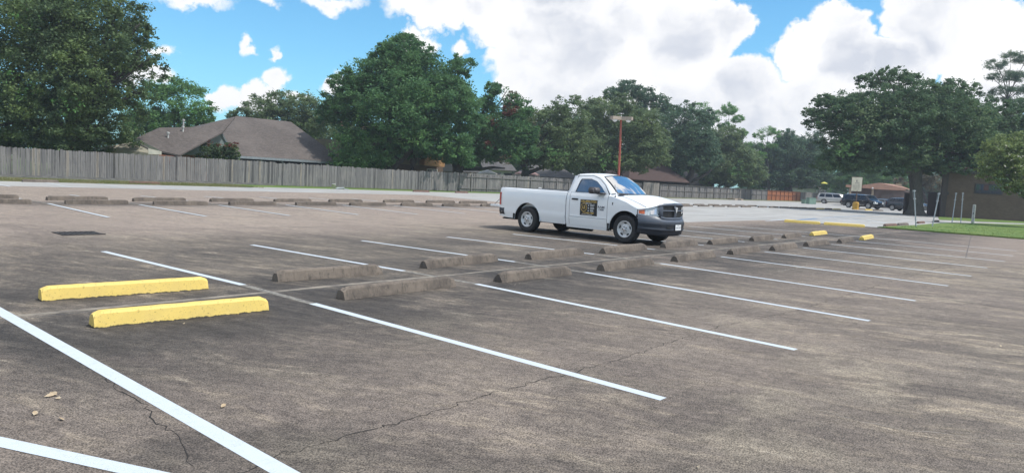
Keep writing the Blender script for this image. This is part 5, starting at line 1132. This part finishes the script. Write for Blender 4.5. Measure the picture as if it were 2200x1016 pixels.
    for (v0, v1, t0, t1) in ((-1, 1, 0, .055), (-1, 1, .955, 1), (-1, -.955, .055, .955), (.955, 1, .055, .955)):
        grid(bm, [[ws(v, t_)+Vector((.002, 0, .002)) for v in np.linspace(v0, v1, 13 if v1-v0 > 1 else 2)] for t_ in np.linspace(t0, t1, 6 if t1-t0 > .5 else 2)])
    link('windscreen_seal', bm, 'black_plastic', T)
    bm = bmesh.new(); tube(bm, [(3.30, -.35, 1.375), (3.22, .05, 1.40), (3.16, .35, 1.42)], .010, 5); tube(bm, [(3.22, .25, 1.37), (3.12, .55, 1.41), (3.05, .7, 1.44)], .010, 5); link('wiper', bm, 'black_plastic', T)
    bm = bmesh.new(); grid(bm, [[(3.16+.20*(1-v*v), v*.84, 1.350-.02*(1-v*v)), (3.28+.20*(1-v*v), v*.86, 1.318)] for v in np.linspace(-1, 1, 11)]); link('cowl', bm, 'black_plastic', T)
    # doors
    outer = [(1.625, .385), (1.625, .60), (1.625, .9), (1.625, 1.33), (1.655, 1.55), (1.69, 1.74), (1.735, 1.822), (2.24, 1.838), (2.49, 1.762), (2.735, 1.592), (2.955, 1.345), (2.955, .9), (2.955, .6), (2.955, .385)]
    wl = [(1.765, 1.345), (1.79, 1.52), (1.82, 1.68), (1.855, 1.745), (2.20, 1.755), (2.42, 1.69), (2.64, 1.535), (2.84, 1.345)]
    for s in (-1, 1):
        bm = bmesh.new(); side_panel(bm, list(np.linspace(1.625, 2.955, 12)), W2, lambda x: .385, lambda x: 1.335, lambda z: sec(z), s, 14)
        oo = [(1.625, 1.335), (1.655, 1.55), (1.69, 1.74), (1.735, 1.822), (2.24, 1.838), (2.49, 1.762), (2.735, 1.592), (2.955, 1.335)]
        c3 = lambda x, z, d=0: (x, s*(cabw(z)+d), z)
        A_ = [c3(*p_) for p_ in oo]; B_ = [c3(p_[0], p_[1], .004) for p_ in wl]
        a_ = [bm.verts.new(p_) for p_ in A_]; b_ = [bm.verts.new(p_) for p_ in B_]
        for i in range(len(a_)-1): bm.faces.new([a_[i], a_[i+1], b_[i+1], b_[i]])
        bm.faces.new([a_[0], b_[0], b_[-1], a_[-1]]); bmesh.ops.recalc_face_normals(bm, faces=bm.faces[:])
        dr = link('door', bm, 'paint_white', T, True)
        bm = bmesh.new(); cen_ = Vector((2.28, 0, 1.55)); gi = [c3(p_[0], p_[1], -.012) for p_ in wl]; f = bm.faces.new([bm.verts.new(p_) for p_ in gi]); bmesh.ops.triangulate(bm, faces=[f]); link('door_window', bm, 'door_glass', dr)
        bm = bmesh.new(); inn = [((p_[0]-2.28)*.965+2.28, (p_[1]-1.53)*.93+1.53) for p_ in wl]
        ring_bridge(bm, [c3(p_[0], p_[1], .006) for p_ in wl], [c3(p_[0], p_[1], -.006) for p_ in inn]); link('window_seal', bm, 'black_plastic', dr)
        bm = bmesh.new(); box(bm, 1.70, 1.94, min(s*1.0, s*1.035), max(s*1.0, s*1.035), 1.115, 1.165); bmesh.ops.bevel(bm, geom=bm.edges[:], offset=.015, segments=2, affect='EDGES'); link('door_handle', bm, 'black_plastic', dr)
        # mirror
        bm = bmesh.new(); y0, y1 = sorted((s*1.02, s*1.33)); box(bm, 2.48, 2.72, y0, y1, 1.335, 1.52); bmesh.ops.bevel(bm, geom=bm.edges[:], offset=.035, segments=3, affect='EDGES')
        y0, y1 = sorted((s*.93, s*1.10)); box(bm, 2.62, 2.84, y0, y1, 1.325, 1.375); mr = link('mirror', bm, 'mirror_plastic', T, True)
        # thin grey strip painting in the shadow along the door's body crease
        bm = bmesh.new(); grid(bm, [[(x, s*(W2(x)*sec(.63)+.004), .625), (x, s*(W2(x)*sec(.635)+.004), .633)] for x in np.linspace(1.63, 2.95, 8)]); link('crease_shadow', bm, 'trim_grey', dr)
    # ---- hood and nose
    def plan(v):   # nose outline in plan: v -1..1 -> x, y
        av = abs(v); x = float(np.interp(av, [0, .3, .55, .62, .75, .87, .95, 1.0], [4.545, 4.53, 4.475, 4.44, 4.32, 4.17, 4.06, 3.94])); y = float(np.interp(av, [0, .62, .87, .95, 1], [0, .62, .875, .94, .975])); return x, math.copysign(y, v)
    zf = lambda v: float(np.interp(abs(v), [0, .5, .6, .72, .85, 1.0], [1.175, 1.17, 1.15, 1.085, 1.03, .985]))
    bm = bmesh.new(); rows = []
    vs = [-1, -.97, -.93, -.88, -.8, -.7, -.6, -.5, -.35, -.2, 0, .2, .35, .5, .6, .7, .8, .88, .93, .97, 1]
    for t_ in np.linspace(0, 1, 15):
        row = []
        for v in vs:
            xe, ye = plan(v); xs_ = 3.0 if abs(v) > .9 else 3.0+.40*(1-(v/.9)**2)*.9; ys_ = v*.965
            zs = float(np.interp(abs(v), [0, .5, .85, .93, 1.0], [1.33, 1.335, 1.325, 1.31, 1.275])); x = xs_+(xe-xs_)*t_; y = ys_+(ye-ys_)*t_
            z = zs+(zf(v)-zs)*(t_**1.35)+.055*math.sin(math.pi*t_)*(1-abs(v)**3)+(.028*max(0, 1-abs(abs(v)-.0)/.62)*(1-.3*t_))
            if abs(v) > .97: z = min(z, float(np.interp(x, [2.96, 3.25, 3.6, 3.93], [1.29, 1.245, 1.15, .985])))
            row.append((x, y, z))
        rows.append(row)
    grid(bm, rows); bmesh.ops.recalc_face_normals(bm, faces=bm.faces[:]); link('hood', bm, 'paint_white', T, True)
    bm = bmesh.new()   # hood shut line
    for s in (-1, 1):
        pts = []
        for t_ in np.linspace(.0, .97, 12):
            v = .86; xe, ye = plan(v); xs_ = 3.06; x = xs_+(xe-xs_)*t_; y = v*.965+(ye-v*.965)*t_; zs = 1.323; z = zs+(zf(v)-zs)*(t_**1.35)+.055*math.sin(math.pi*t_)*(1-v**3); pts.append((x, s*y, z+.011))
        tube(bm, pts, .006, 4)
    link('shut_line', bm, mat('seam_grey', (.42, .44, .47), .6), T)
    def nose(bm, v0, v1, zlo, zhi, off, n=10, nz=4, mi=0):
        rows = []
        for j in range(nz+1):
            row = []
            for v in np.linspace(v0, v1, n):
                x, y = plan(v); a_ = zlo(v); b_ = zhi(v); z = a_+(b_-a_)*j/nz; o_ = off(v, j/nz, z); nx, ny = (1, 0) if abs(v) < .5 else (.75, math.copysign(.65, v)); row.append((x+nx*o_, y+ny*o_, z))
            rows.append(row)
        return grid(bm, rows)
    # lamps
    for s in (-1, 1):
        bm = bmesh.new(); hl = lambda v: float(np.interp(abs(v), [.6, .8, 1], [.82, .825, .845])); hh = lambda v: zf(v)-.012
        nose(bm, s*.625, s*.995, hl, hh, lambda v, t_, z: .0-.03*(t_), 9, 5); hd = link('headlamp', bm, 'lamp_clear', T, True)
        bm = bmesh.new(); nose(bm, s*.90, s*.985, lambda v: hl(v)+.03, lambda v: hh(v)-.02, lambda v, t_, z: .008-.03*t_, 5, 3); link('turn_lamp', bm, 'lamp_amber', hd, True)
        bm = bmesh.new(); nose(bm, s*.69, s*.80, lambda v: hl(v)+.04, lambda v: hh(v)-.06, lambda v, t_, z: .006-.03*t_, 5, 3); link('reflector', bm, 'chrome', hd, True)
    # backing under the hood
    bm = bmesh.new(); nose(bm, -1, 1, lambda v: .45, lambda v: zf(v)-.01, lambda v, t_, z: -.06, 21, 5); link('nose_core', bm, 'underbody', T)
    # grille
    bm = bmesh.new(); zt = lambda v: 1.165-.03*(abs(v)/.6)**4; zb_ = lambda v: .745+.04*max(0, (abs(v)-.42)/.18)
    lean = lambda z: -.10*(z-.75)
    def bar(v0, v1, za, zc_, th=.035, n=13):
        nose(bm, v0, v1, za, zc_, lambda v, t_, z: th+lean(z)*.3+(-.035 if t_ in (0, 1) else 0), n, 4)
    bar(-.66, .66, lambda v: zt(v)-.055, lambda v: zt(v)+.015, .045); bar(-.60, .60, lambda v: zb_(v)-.03, lambda v: zb_(v)+.045, .045)
    for s in (-1, 1): 
        bar(s*.54, s*.66, lambda v: float(np.interp(abs(v), [.54, .66], [.75, .86])), lambda v: zt(v), .045, 5)
    bar(-.065, .065, lambda v: .77, lambda v: 1.13, .05, 5); bar(-.56, .56, lambda v: .955, lambda v: .995, .045)
    gr = link('grille', bm, 'grey_plastic', T, True)
    bm = bmesh.new(); nose(bm, -.62, .62, lambda v: .76, lambda v: zt(v)-.02, lambda v, t_, z: -.005, 13, 4)
    link('grille_mesh', bm, 'black_plastic', gr)
    bm = bmesh.new(); q = [(0, .085), (.035, .07), (.075, .085), (.085, .045), (.06, .02), (.045, -.03), (.02, -.075), (0, -.085)]; pts = q+[(-a_, b_) for a_, b_ in q[::-1][1:-1]]
    slab(bm, [(4.60, a_*.75, 1.0+b_*.9) for a_, b_ in pts], (.012, 0, 0)); link('grille_emblem', bm, 'steel', gr)
    # front bumper: upper grey band, dark lower moulding
    bm = bmesh.new(); up = lambda v: float(np.interp(abs(v), [0, .55, .62, .75, 1], [.745, .75, .80, .822, .84]))
    nose(bm, -1, 1, lambda v: .655, up, lambda v, t_, z: .085-.075*t_**2.0+.0, 31, 5); fb = link('front_bumper', bm, 'grey_plastic', T, True)
    bm = bmesh.new(); lo = lambda v: float(np.interp(abs(v), [0, .5, .8, 1], [.27, .275, .30, .33]))
    def prof(v, t_, z): return float(np.interp(t_, [0, .08, .35, .42, .55, .62, .9, 1], [.0, .035, .065, .105, .085, .085, .105, .088]))
    nose(bm, -1, 1, lo, lambda v: .652, prof, 31, 14); link('bumper_moulding', bm, 'dark_plastic', fb, True)
    for s in (-1, 1):
        bm = bmesh.new(); nose(bm, s*.20, s*.46, lambda v: .49, lambda v: .56, lambda v, t_, z: .108, 5, 1); link('bumper_slot', bm, 'black_plastic', fb)
        # corner return to the wheel arch
        bm = bmesh.new(); grid(bm, [[(3.94, s*(.975+.06), z), (3.94, s*.975, z), (3.98, s*.70, z)] for z in np.linspace(.32, .84, 6)]); link('bumper_return', bm, 'dark_plastic', fb)
    bm = bmesh.new(); box(bm, 4.655, 4.667, -.155+.06, .155+.06, .44, .595); pl = link('licence_plate', bm, 'paint_white', T)
    rot = Matrix(((0, 0, 1, 4.6685), (1, 0, 0, .06), (0, 1, 0, .505), (0, 0, 0, 1)))
    textmesh('plate_number', 'LRW·3827'.replace('LRW', 'KBW'), .078, 'badge_ink', pl, rot, xs=.80); rot2 = rot.copy(); rot2[2][3] = .573; textmesh('plate_state', 'TEXAS', .04, 'badge_ink', pl, rot2, xs=1.2)
    # seams, cargo, interior
    bm = bmesh.new(); box(bm, -1.15, 3.9, -.78, .78, .34, .66); box(bm, 1.47, 1.51, -.9, .9, .40, 1.30); box(bm, 1.60, 3.0, -.93, -.90, .40, 1.27); box(bm, 1.60, 3.0, .90, .93, .40, 1.27); box(bm, 3.0, 3.9, -.76, .76, .66, 1.05)
    for s in (-1, 1):
        box(bm, WB-.55, WB+.55, s*.76-.02, s*.76+.02, .5, 1.1); box(bm, -.55, .55, s*.775-.01, s*.775+.01, .5, 1.1)
    tube(bm, [(.0, -.8, .38), (0, .8, .38)], .07, 10); tube(bm, [(WB, -.8, .38), (WB, .8, .38)], .05, 10); tube(bm, [(1.3, -.45, .28), (2.1, -.45, .28)], .09, 10); tube(bm, [(2.9, -.90, .34), (3.06, -.90, .34)], .03, 6)
    link('chassis', bm, 'underbody', T)
    bm = bmesh.new(); box(bm, 1.62, 1.78, -.62, .62, .9, 1.52); box(bm, 1.70, 2.2, -.62, .62, .82, .98); box(bm, 2.75, 3.15, -.8, .8, .85, 1.29)
    for y in (-.38, .38): box(bm, 1.63, 1.74, y-.13, y+.13, 1.52, 1.70)
    bmesh.ops.bevel(bm, geom=bm.edges[:], offset=.03, segments=2, affect='EDGES'); link('seats', bm, 'seat_cloth', T)
    bm = bmesh.new(); ring_pts = [(2.62+.10*math.sin(t_)*.5, .38+.19*math.cos(t_), 1.30+.17*math.sin(t_)) for t_ in np.linspace(0, 2*math.pi, 20)]; tube(bm, ring_pts, .016, 6, False); link('steering_wheel', bm, 'black_plastic', T)
    for (x, s) in wells:
        bm = bmesh.new(); grid(bm, [[(x+(AR-.004)*math.cos(t), s*.985, .40+(AR-.004)*math.sin(t)), (x+(AR-.004)*math.cos(t), s*.62, .40+(AR-.004)*math.sin(t))] for t in np.linspace(-.1, math.pi+.1, 24)]); grid(bm, [[(x+(AR-.004)*math.cos(t), s*.62, .40+(AR-.004)*math.sin(t)), (x, s*.62, .40)] for t in np.linspace(-.1, math.pi+.1, 24)]); link('wheel_well', bm, 'underbody', T)
    for x in (0, WB):
        for s in (-1, 1): wheel(T, x, s*.875, TR, s, .265, .238)
    # mud guards seen ahead of the arches
    bm = bmesh.new()
    for s in (-1, 1): box(bm, WB-.60, WB-.52, s*.93-.05, s*.93+.05, .30, .52); box(bm, -.60, -.52, s*.93-.05, s*.93+.05, .36, .56)
    link('mud_flap', bm, 'black_plastic', T)
    # aerial on the wing
    bm = bmesh.new(); tube(bm, [(3.16, -.93, 1.28), (3.13, -.935, 1.62)], .006, 5); lathe(bm, [(.03, 0), (.02, .04), (0, .05)], 'Z', 8, (3.16, -.925, 1.262)); box(bm, 3.125, 3.15, -1.015, -.995, 1.05, 1.12); link('aerial', bm, 'black_plastic', T)
    # door sign
    yS = -1.0; pt = lambda u, v, d=0.: (2.015+u*.60, -W2(2.3)*sec(1.145-v*.46)-.006-d, 1.145-v*.46)
    def panel(nm, u0, u1, v0, v1, d, m, par, th=.003):
        bm = bmesh.new(); a_ = [pt(u0, v0, d), pt(u1, v0, d), pt(u1, v1, d), pt(u0, v1, d)]; slab(bm, a_, (0, -th, 0)); return link(nm, bm, m, par)
    bm = bmesh.new(); rows = [[(x, -W2(2.3)*sec(z)-.004, z) for x in (2.015, 2.615)] for z in np.linspace(.685, 1.145, 6)]; grid(bm, rows); rows = [[(p_[0], p_[1]-.004, p_[2]) for p_ in r_] for r_ in rows]; grid(bm, rows)
    sg = link('door_sign', bm, 'sign_black', T)
    rt = lambda x, z, d=.0: Matrix(((-1*-1, 0, 0, x), (0, 0, -1, -W2(2.3)*sec(z)-.0095-d), (0, 1, 0, z), (0, 0, 0, 1)))
    textmesh('sign_title', 'LOLLAPALOOZA', .088, 'sign_gold', sg, rt(2.315, 1.095), bold=.0025, xs=.82)
    textmesh('sign_subtitle', 'SERVICES', .046, 'sign_white', sg, rt(2.315, 1.035), bold=.001, xs=1.1)
    textmesh('sign_phone', '713-483-1487', .082, 'sign_gold', sg, rt(2.315, .765), bold=.002, xs=.86)
    textmesh('sign_monogram', 'LS', .13, 'sign_gold', sg, rt(2.15, .92), bold=.003, xs=.8)
    bm = bmesh.new(); 
    for k in range(28):
        t0, t1 = 2*math.pi*k/28, 2*math.pi*(k+1)/28
        for (ra, rb) in ((.105, .113), (.088, .092)):
            slab(bm, [(2.15+ra*math.cos(t0), -1.0095, .92+1.12*ra*math.sin(t0)), (2.15+rb*math.cos(t0), -1.0095, .92+1.12*rb*math.sin(t0)), (2.15+rb*math.cos(t1), -1.0095, .92+1.12*rb*math.sin(t1)), (2.15+ra*math.cos(t1), -1.0095, .92+1.12*ra*math.sin(t1))], (0, -.002, 0))
    link('sign_ring', bm, 'sign_gold', sg)
    bm = bmesh.new()
    for i, zz in enumerate((.98, .905, .83)):
        box(bm, 2.38, 2.53-.02*i, -1.012, -1.0095, zz+.008, zz+.026); box(bm, 2.38, 2.50+.02*(i == 1), -1.012, -1.0095, zz-.022, zz-.004); box(bm, 2.30, 2.335, -1.012, -1.0095, zz-.02, zz+.015)
    box(bm, 2.09, 2.46, -1.012, -1.0095, .708, .720); box(bm, 2.10, 2.17, -1.012, -1.0095, 1.03, 1.034); box(bm, 2.46, 2.54, -1.012, -1.0095, 1.03, 1.034); link('sign_lines', bm, 'sign_white', sg)
    b1_ = textmesh('badge', 'RAM', .085, 'badge_ink', T, rt(2.755, .955), bold=.002, xs=1.35); textmesh('badge', '1500', .070, 'badge_ink', T, rt(2.755, .885), bold=.002, xs=1.35)
    return T
mat('mirror_plastic', (.085, .078, .082), .45); mat('sign_black', (.022, .022, .024), .5); mat('sign_gold', (.78, .52, .14), .5); mat('sign_white', (.72, .72, .72), .6)
pickup()

# ---- cars in the distance ----------------------------------------
def suv(name, label, loc, yaw, m, L_=5.15, wb=2.95, h=1.90, w_=1.0, r=.40, hood=1.15, belt=1.12, fo=.95, rake=.55, rear=.25, rimstyle='alloy', glassm='tint_glass', chrome=True, cat='suv', lowgrey=False, tailz=(.95,1.15)):
    """x=0 rear axle, nose towards +x"""
    T = empty(name, loc, yaw, label, cat, 'vehicles parked by the carport'); xr = -(L_-wb-fo); xf = wb+fo; AR = r+.075; sill = .36
    W = interp([(xr, .86*w_), (xr+.12, .95*w_), (xr+.4, w_), (wb, w_), (xf-.35, .96*w_), (xf-.1, .86*w_), (xf, .70*w_)]); S = lambda z: float(np.interp(z, [.3, .42, .6, .9, belt, belt+.04], [.93, .97, 1, .995, .96, .93]))
    top = interp([(xr, belt-.02), (xr+.1, belt), (wb-.1, belt+.01), (wb+.25, hood), (xf-.25, hood-.09), (xf-.05, hood-.22), (xf, hood-.35)])
    bot = lambda x: max(arch(x, 0, AR, r, sill), arch(x, wb, AR, r, sill)); bm = bmesh.new(); xs = stations(xr, xf, [0, wb], AR, 30)
    for s in (-1, 1):
        side_panel(bm, xs, W, bot, top, S, s, 8)
        for c in (0, wb): grid(bm, [[(c+AR*math.cos(t), s*W(c)*S(.6), r+AR*math.sin(t)), (c+AR*math.cos(t), s*W(c)*.72, r+AR*math.sin(t))] for t in np.linspace(-.1, math.pi+.1, 18)])
    grid(bm, [[(x, v*W(x)*S(top(x)), top(x)+.03*(1-v*v)) for v in np.linspace(-1, 1, 9)] for x in xs])
    for x in (xr, xf): grid(bm, [[(x, v*W(x)*S(z), z) for v in np.linspace(-1, 1, 7)] for z in np.linspace(bot(x), top(x), 6)])
    # greenhouse
    ws0, ws1 = wb+.25, wb+.25-rake*1.25; rb, rt_ = xr+.08, xr+.08+rear
    g = lambda z: .93-(z-belt)*.34
    low = [(rb, belt-.02), (ws0, belt-.02)]; hi = [(rt_, h-.09), (ws1, h-.07)]
    rows = []
    for t_ in np.linspace(0, 1, 6):
        x0 = rb+(rt_-rb)*t_**1.4; x1 = ws0+(ws1-ws0)*t_**.92; z = belt-.02+(h-.08-belt)*t_; rows.append((x0, x1, z))
    for s in (-1, 1): grid(bm, [[(x, s*w_*g(z), z) for x in np.linspace(x0, x1, 10)] for x0, x1, z in rows])
    for k in (0, 1): grid(bm, [[((x0, x1)[k], v*w_*g(z), z) for v in np.linspace(-1, 1, 7)] for x0, x1, z in rows])
    x0, x1, z = rows[-1]; grid(bm, [[(x0+(x1-x0)*t_, v*w_*g(z), z+.075*(1-v**4)*math.sin(math.pi*min(1, max(0, .12+.76*t_)))) for v in np.linspace(-1, 1, 9)] for t_ in np.linspace(0, 1, 8)])
    bmesh.ops.recalc_face_normals(bm, faces=bm.faces[:]); bmesh.ops.remove_doubles(bm, verts=bm.verts[:], dist=.001)
    body = link('body', bm, m, T, True)
    # glass, a little proud of the shell
    zl, zh = belt+.06, h-.17
    def xg(z, k): 
        t_ = (z-(belt-.02))/(h-.08-belt); return rb+(rt_-rb)*t_**1.4 if k == 0 else ws0+(ws1-ws0)*t_**.92
    cuts = [(.05, .27), (.30, .60), (.63, .93)]
    for s in (-1, 1):
        for a_, b_ in cuts:
            bm = bmesh.new(); pts = [[(xg(z, 0)+.12+(xg(z, 1)-.14-xg(z, 0)-.12)*t_, s*(w_*g(z)+.008), z) for t_ in np.linspace(a_, b_, 5)] for z in np.linspace(zl, zh, 4)]; grid(bm, pts); link('side_window', bm, glassm, T, True)
    bm = bmesh.new(); grid(bm, [[(xg(z, 1)+.012, v*w_*g(z)*.92, z+.006) for v in np.linspace(-1, 1, 7)] for z in np.linspace(zl-.02, zh+.03, 5)]); link('windscreen', bm, glassm, T, True)
    bm = bmesh.new(); grid(bm, [[(xg(z, 0)-.012, v*w_*g(z)*.9, z) for v in np.linspace(-1, 1, 7)] for z in np.linspace(zl, zh+.02, 5)]); link('rear_window', bm, glassm, T, True)
    for s in (-1, 1):
        bm = bmesh.new(); rows = [[(xr-.008, s*(W(xr)*S(z)-.16), z), (xr-.004, s*(W(xr)*S(z)-.01), z), (xr+.14, s*(W(xr+.12)*S(z)+.012), z)] for z in np.linspace(tailz[0]-.16, tailz[1], 4)]; grid(bm, rows); link('tail_lamp', bm, 'lamp_red', T)
        bm = bmesh.new(); zz = hood-.30; rows = [[(xf+.008, s*(W(xf)*.62), z), (xf+.006, s*W(xf)*1.0, z), (xf-.09, s*(W(xf-.1)+.014), z), (xf-.26, s*(W(xf-.25)+.012), z+.03)] for z in np.linspace(zz-.14, zz+.08, 4)]; grid(bm, rows); link('headlamp', bm, 'lamp_clear', T)
        bm = bmesh.new(); y0, y1 = sorted((s*(w_*.93), s*(w_*1.14))); box(bm, ws0-.42, ws0-.28, y0, y1, belt+.03, belt+.22); bmesh.ops.bevel(bm, geom=bm.edges[:], offset=.04, segments=2, affect='EDGES'); link('mirror', bm, m if chrome else 'black_plastic', T, True)
        for x in (wb*.30, wb*.72):
            bm = bmesh.new(); y0, y1 = sorted((s*(w_*.99), s*(w_*1.03))); box(bm, x-.11, x+.11, y0, y1, belt-.12, belt-.08); link('door_handle', bm, 'chrome' if chrome else m, T)
        bm = bmesh.new(); y0, y1 = sorted((s*(w_*.99), s*(w_*1.012))); box(bm, AR+.1, wb-AR-.1, y0, y1, .48, .53); link('side_moulding', bm, 'chrome' if chrome else 'black_plastic', T)
        bm = bmesh.new(); tube(bm, [(rt_+.3, s*w_*.62, h-.01), (ws1-.35, s*w_*.62, h-.01)], .022, 6); link('roof_rail', bm, 'chrome' if chrome else 'black_plastic', T)
    bm = bmesh.new(); box(bm, xf+.002, xf+.02, -.42*w_, .42*w_, hood-.52, hood-.30); link('grille', bm, 'chrome' if chrome else 'black_plastic', T)
    bm = bmesh.new(); box(bm, xr+.25, xf-.25, -.72*w_, .72*w_, .28, .62); box(bm, xf-.3, xf+.04, -.8*w_, .8*w_, .30, .44); link('underbody', bm, 'underbody', T)
    bm = bmesh.new(); box(bm, xr-.08, xr+.2, -.88*w_, .88*w_, .42, .62); bmesh.ops.bevel(bm, geom=bm.edges[:], offset=.04, segments=2, affect='EDGES'); link('rear_bumper', bm, 'black_plastic' if lowgrey else m, T, True)
    bm = bmesh.new(); box(bm, .6, wb-.2, -.6, .6, .7, belt+.25); link('seats', bm, 'seat_cloth', T)
    for x in (0, wb):
        for s in (-1, 1): wheel(T, x, s*(w_*.875), r, s, .25, r*.68, rimstyle, 24)
    return T
def place(pxr, pxf, depth, wb, slew=0):
    """rear and front wheel columns -> rear axle place and yaw for the nearer side wheels"""
    a_ = Vector(G_at_depth(pxr, depth)); b_ = Vector(G_at_depth(pxf, depth+slew)); d = (b_-a_).normalized(); return a_, math.atan2(d.y, d.x)
def park(pxr, depth, yaw_px, name, label, m, **k):
    a_, yaw = place(pxr, yaw_px[0], depth, 0, yaw_px[1]); w_ = k.get('w_', 1.0); s = Vector((-math.sin(yaw), math.cos(yaw), 0))*.875*w_
    return suv(name, label, a_+s, yaw, m, **k)
park(1769.6, 126, (1806, -1.5), 'parked_suv', 'silver large suv parked farthest away by the pale fence', 'paint_silver', wb=3.07, L_=5.3, h=1.92)
park(1823, 95, (1872, -3.0), 'parked_suv', 'glossy black suv with chrome trim parked behind the yellow sign base', 'paint_black', wb=2.95, L_=5.15, h=1.90, r=.42)
park(1917, 92, (1966, -2.5), 'parked_crossover', 'dark slate crossover half hidden by the great oak trunk', 'paint_slate', wb=2.8, L_=4.75, h=1.72, r=.38, rear=.45, chrome=False, w_=.95, cat='crossover', lowgrey=True)
park(1880, 104, (1926, -2.0), 'parked_sedan', 'grey sedan showing between the black suv and the slate crossover', 'paint_grey', wb=2.75, L_=4.8, h=1.45, r=.33, hood=.95, belt=.95, rake=.75, rear=.75, chrome=False, w_=.9, cat='sedan', tailz=(.75,.9))

# ------------------------------------------------------------------ air
bm = bmesh.new(); box(bm, -205, 425, -205, 405, -1.2, 24.0)
hm = bpy.data.materials.new('haze_air'); hm.use_nodes = True; t = hm.node_tree; t.nodes.remove(t.nodes['Principled BSDF'])
pv = t.nodes.new('ShaderNodeVolumePrincipled'); pv.inputs['Density'].default_value = .00065; pv.inputs['Color'].default_value = (.80, .88, 1.0, 1); pv.inputs['Anisotropy'].default_value = .2
t.links.new(pv.outputs[0], t.nodes['Material Output'].inputs['Volume']); MATS['haze_air'] = hm
o = link('haze', bm, 'haze_air'); o['kind'] = 'stuff'
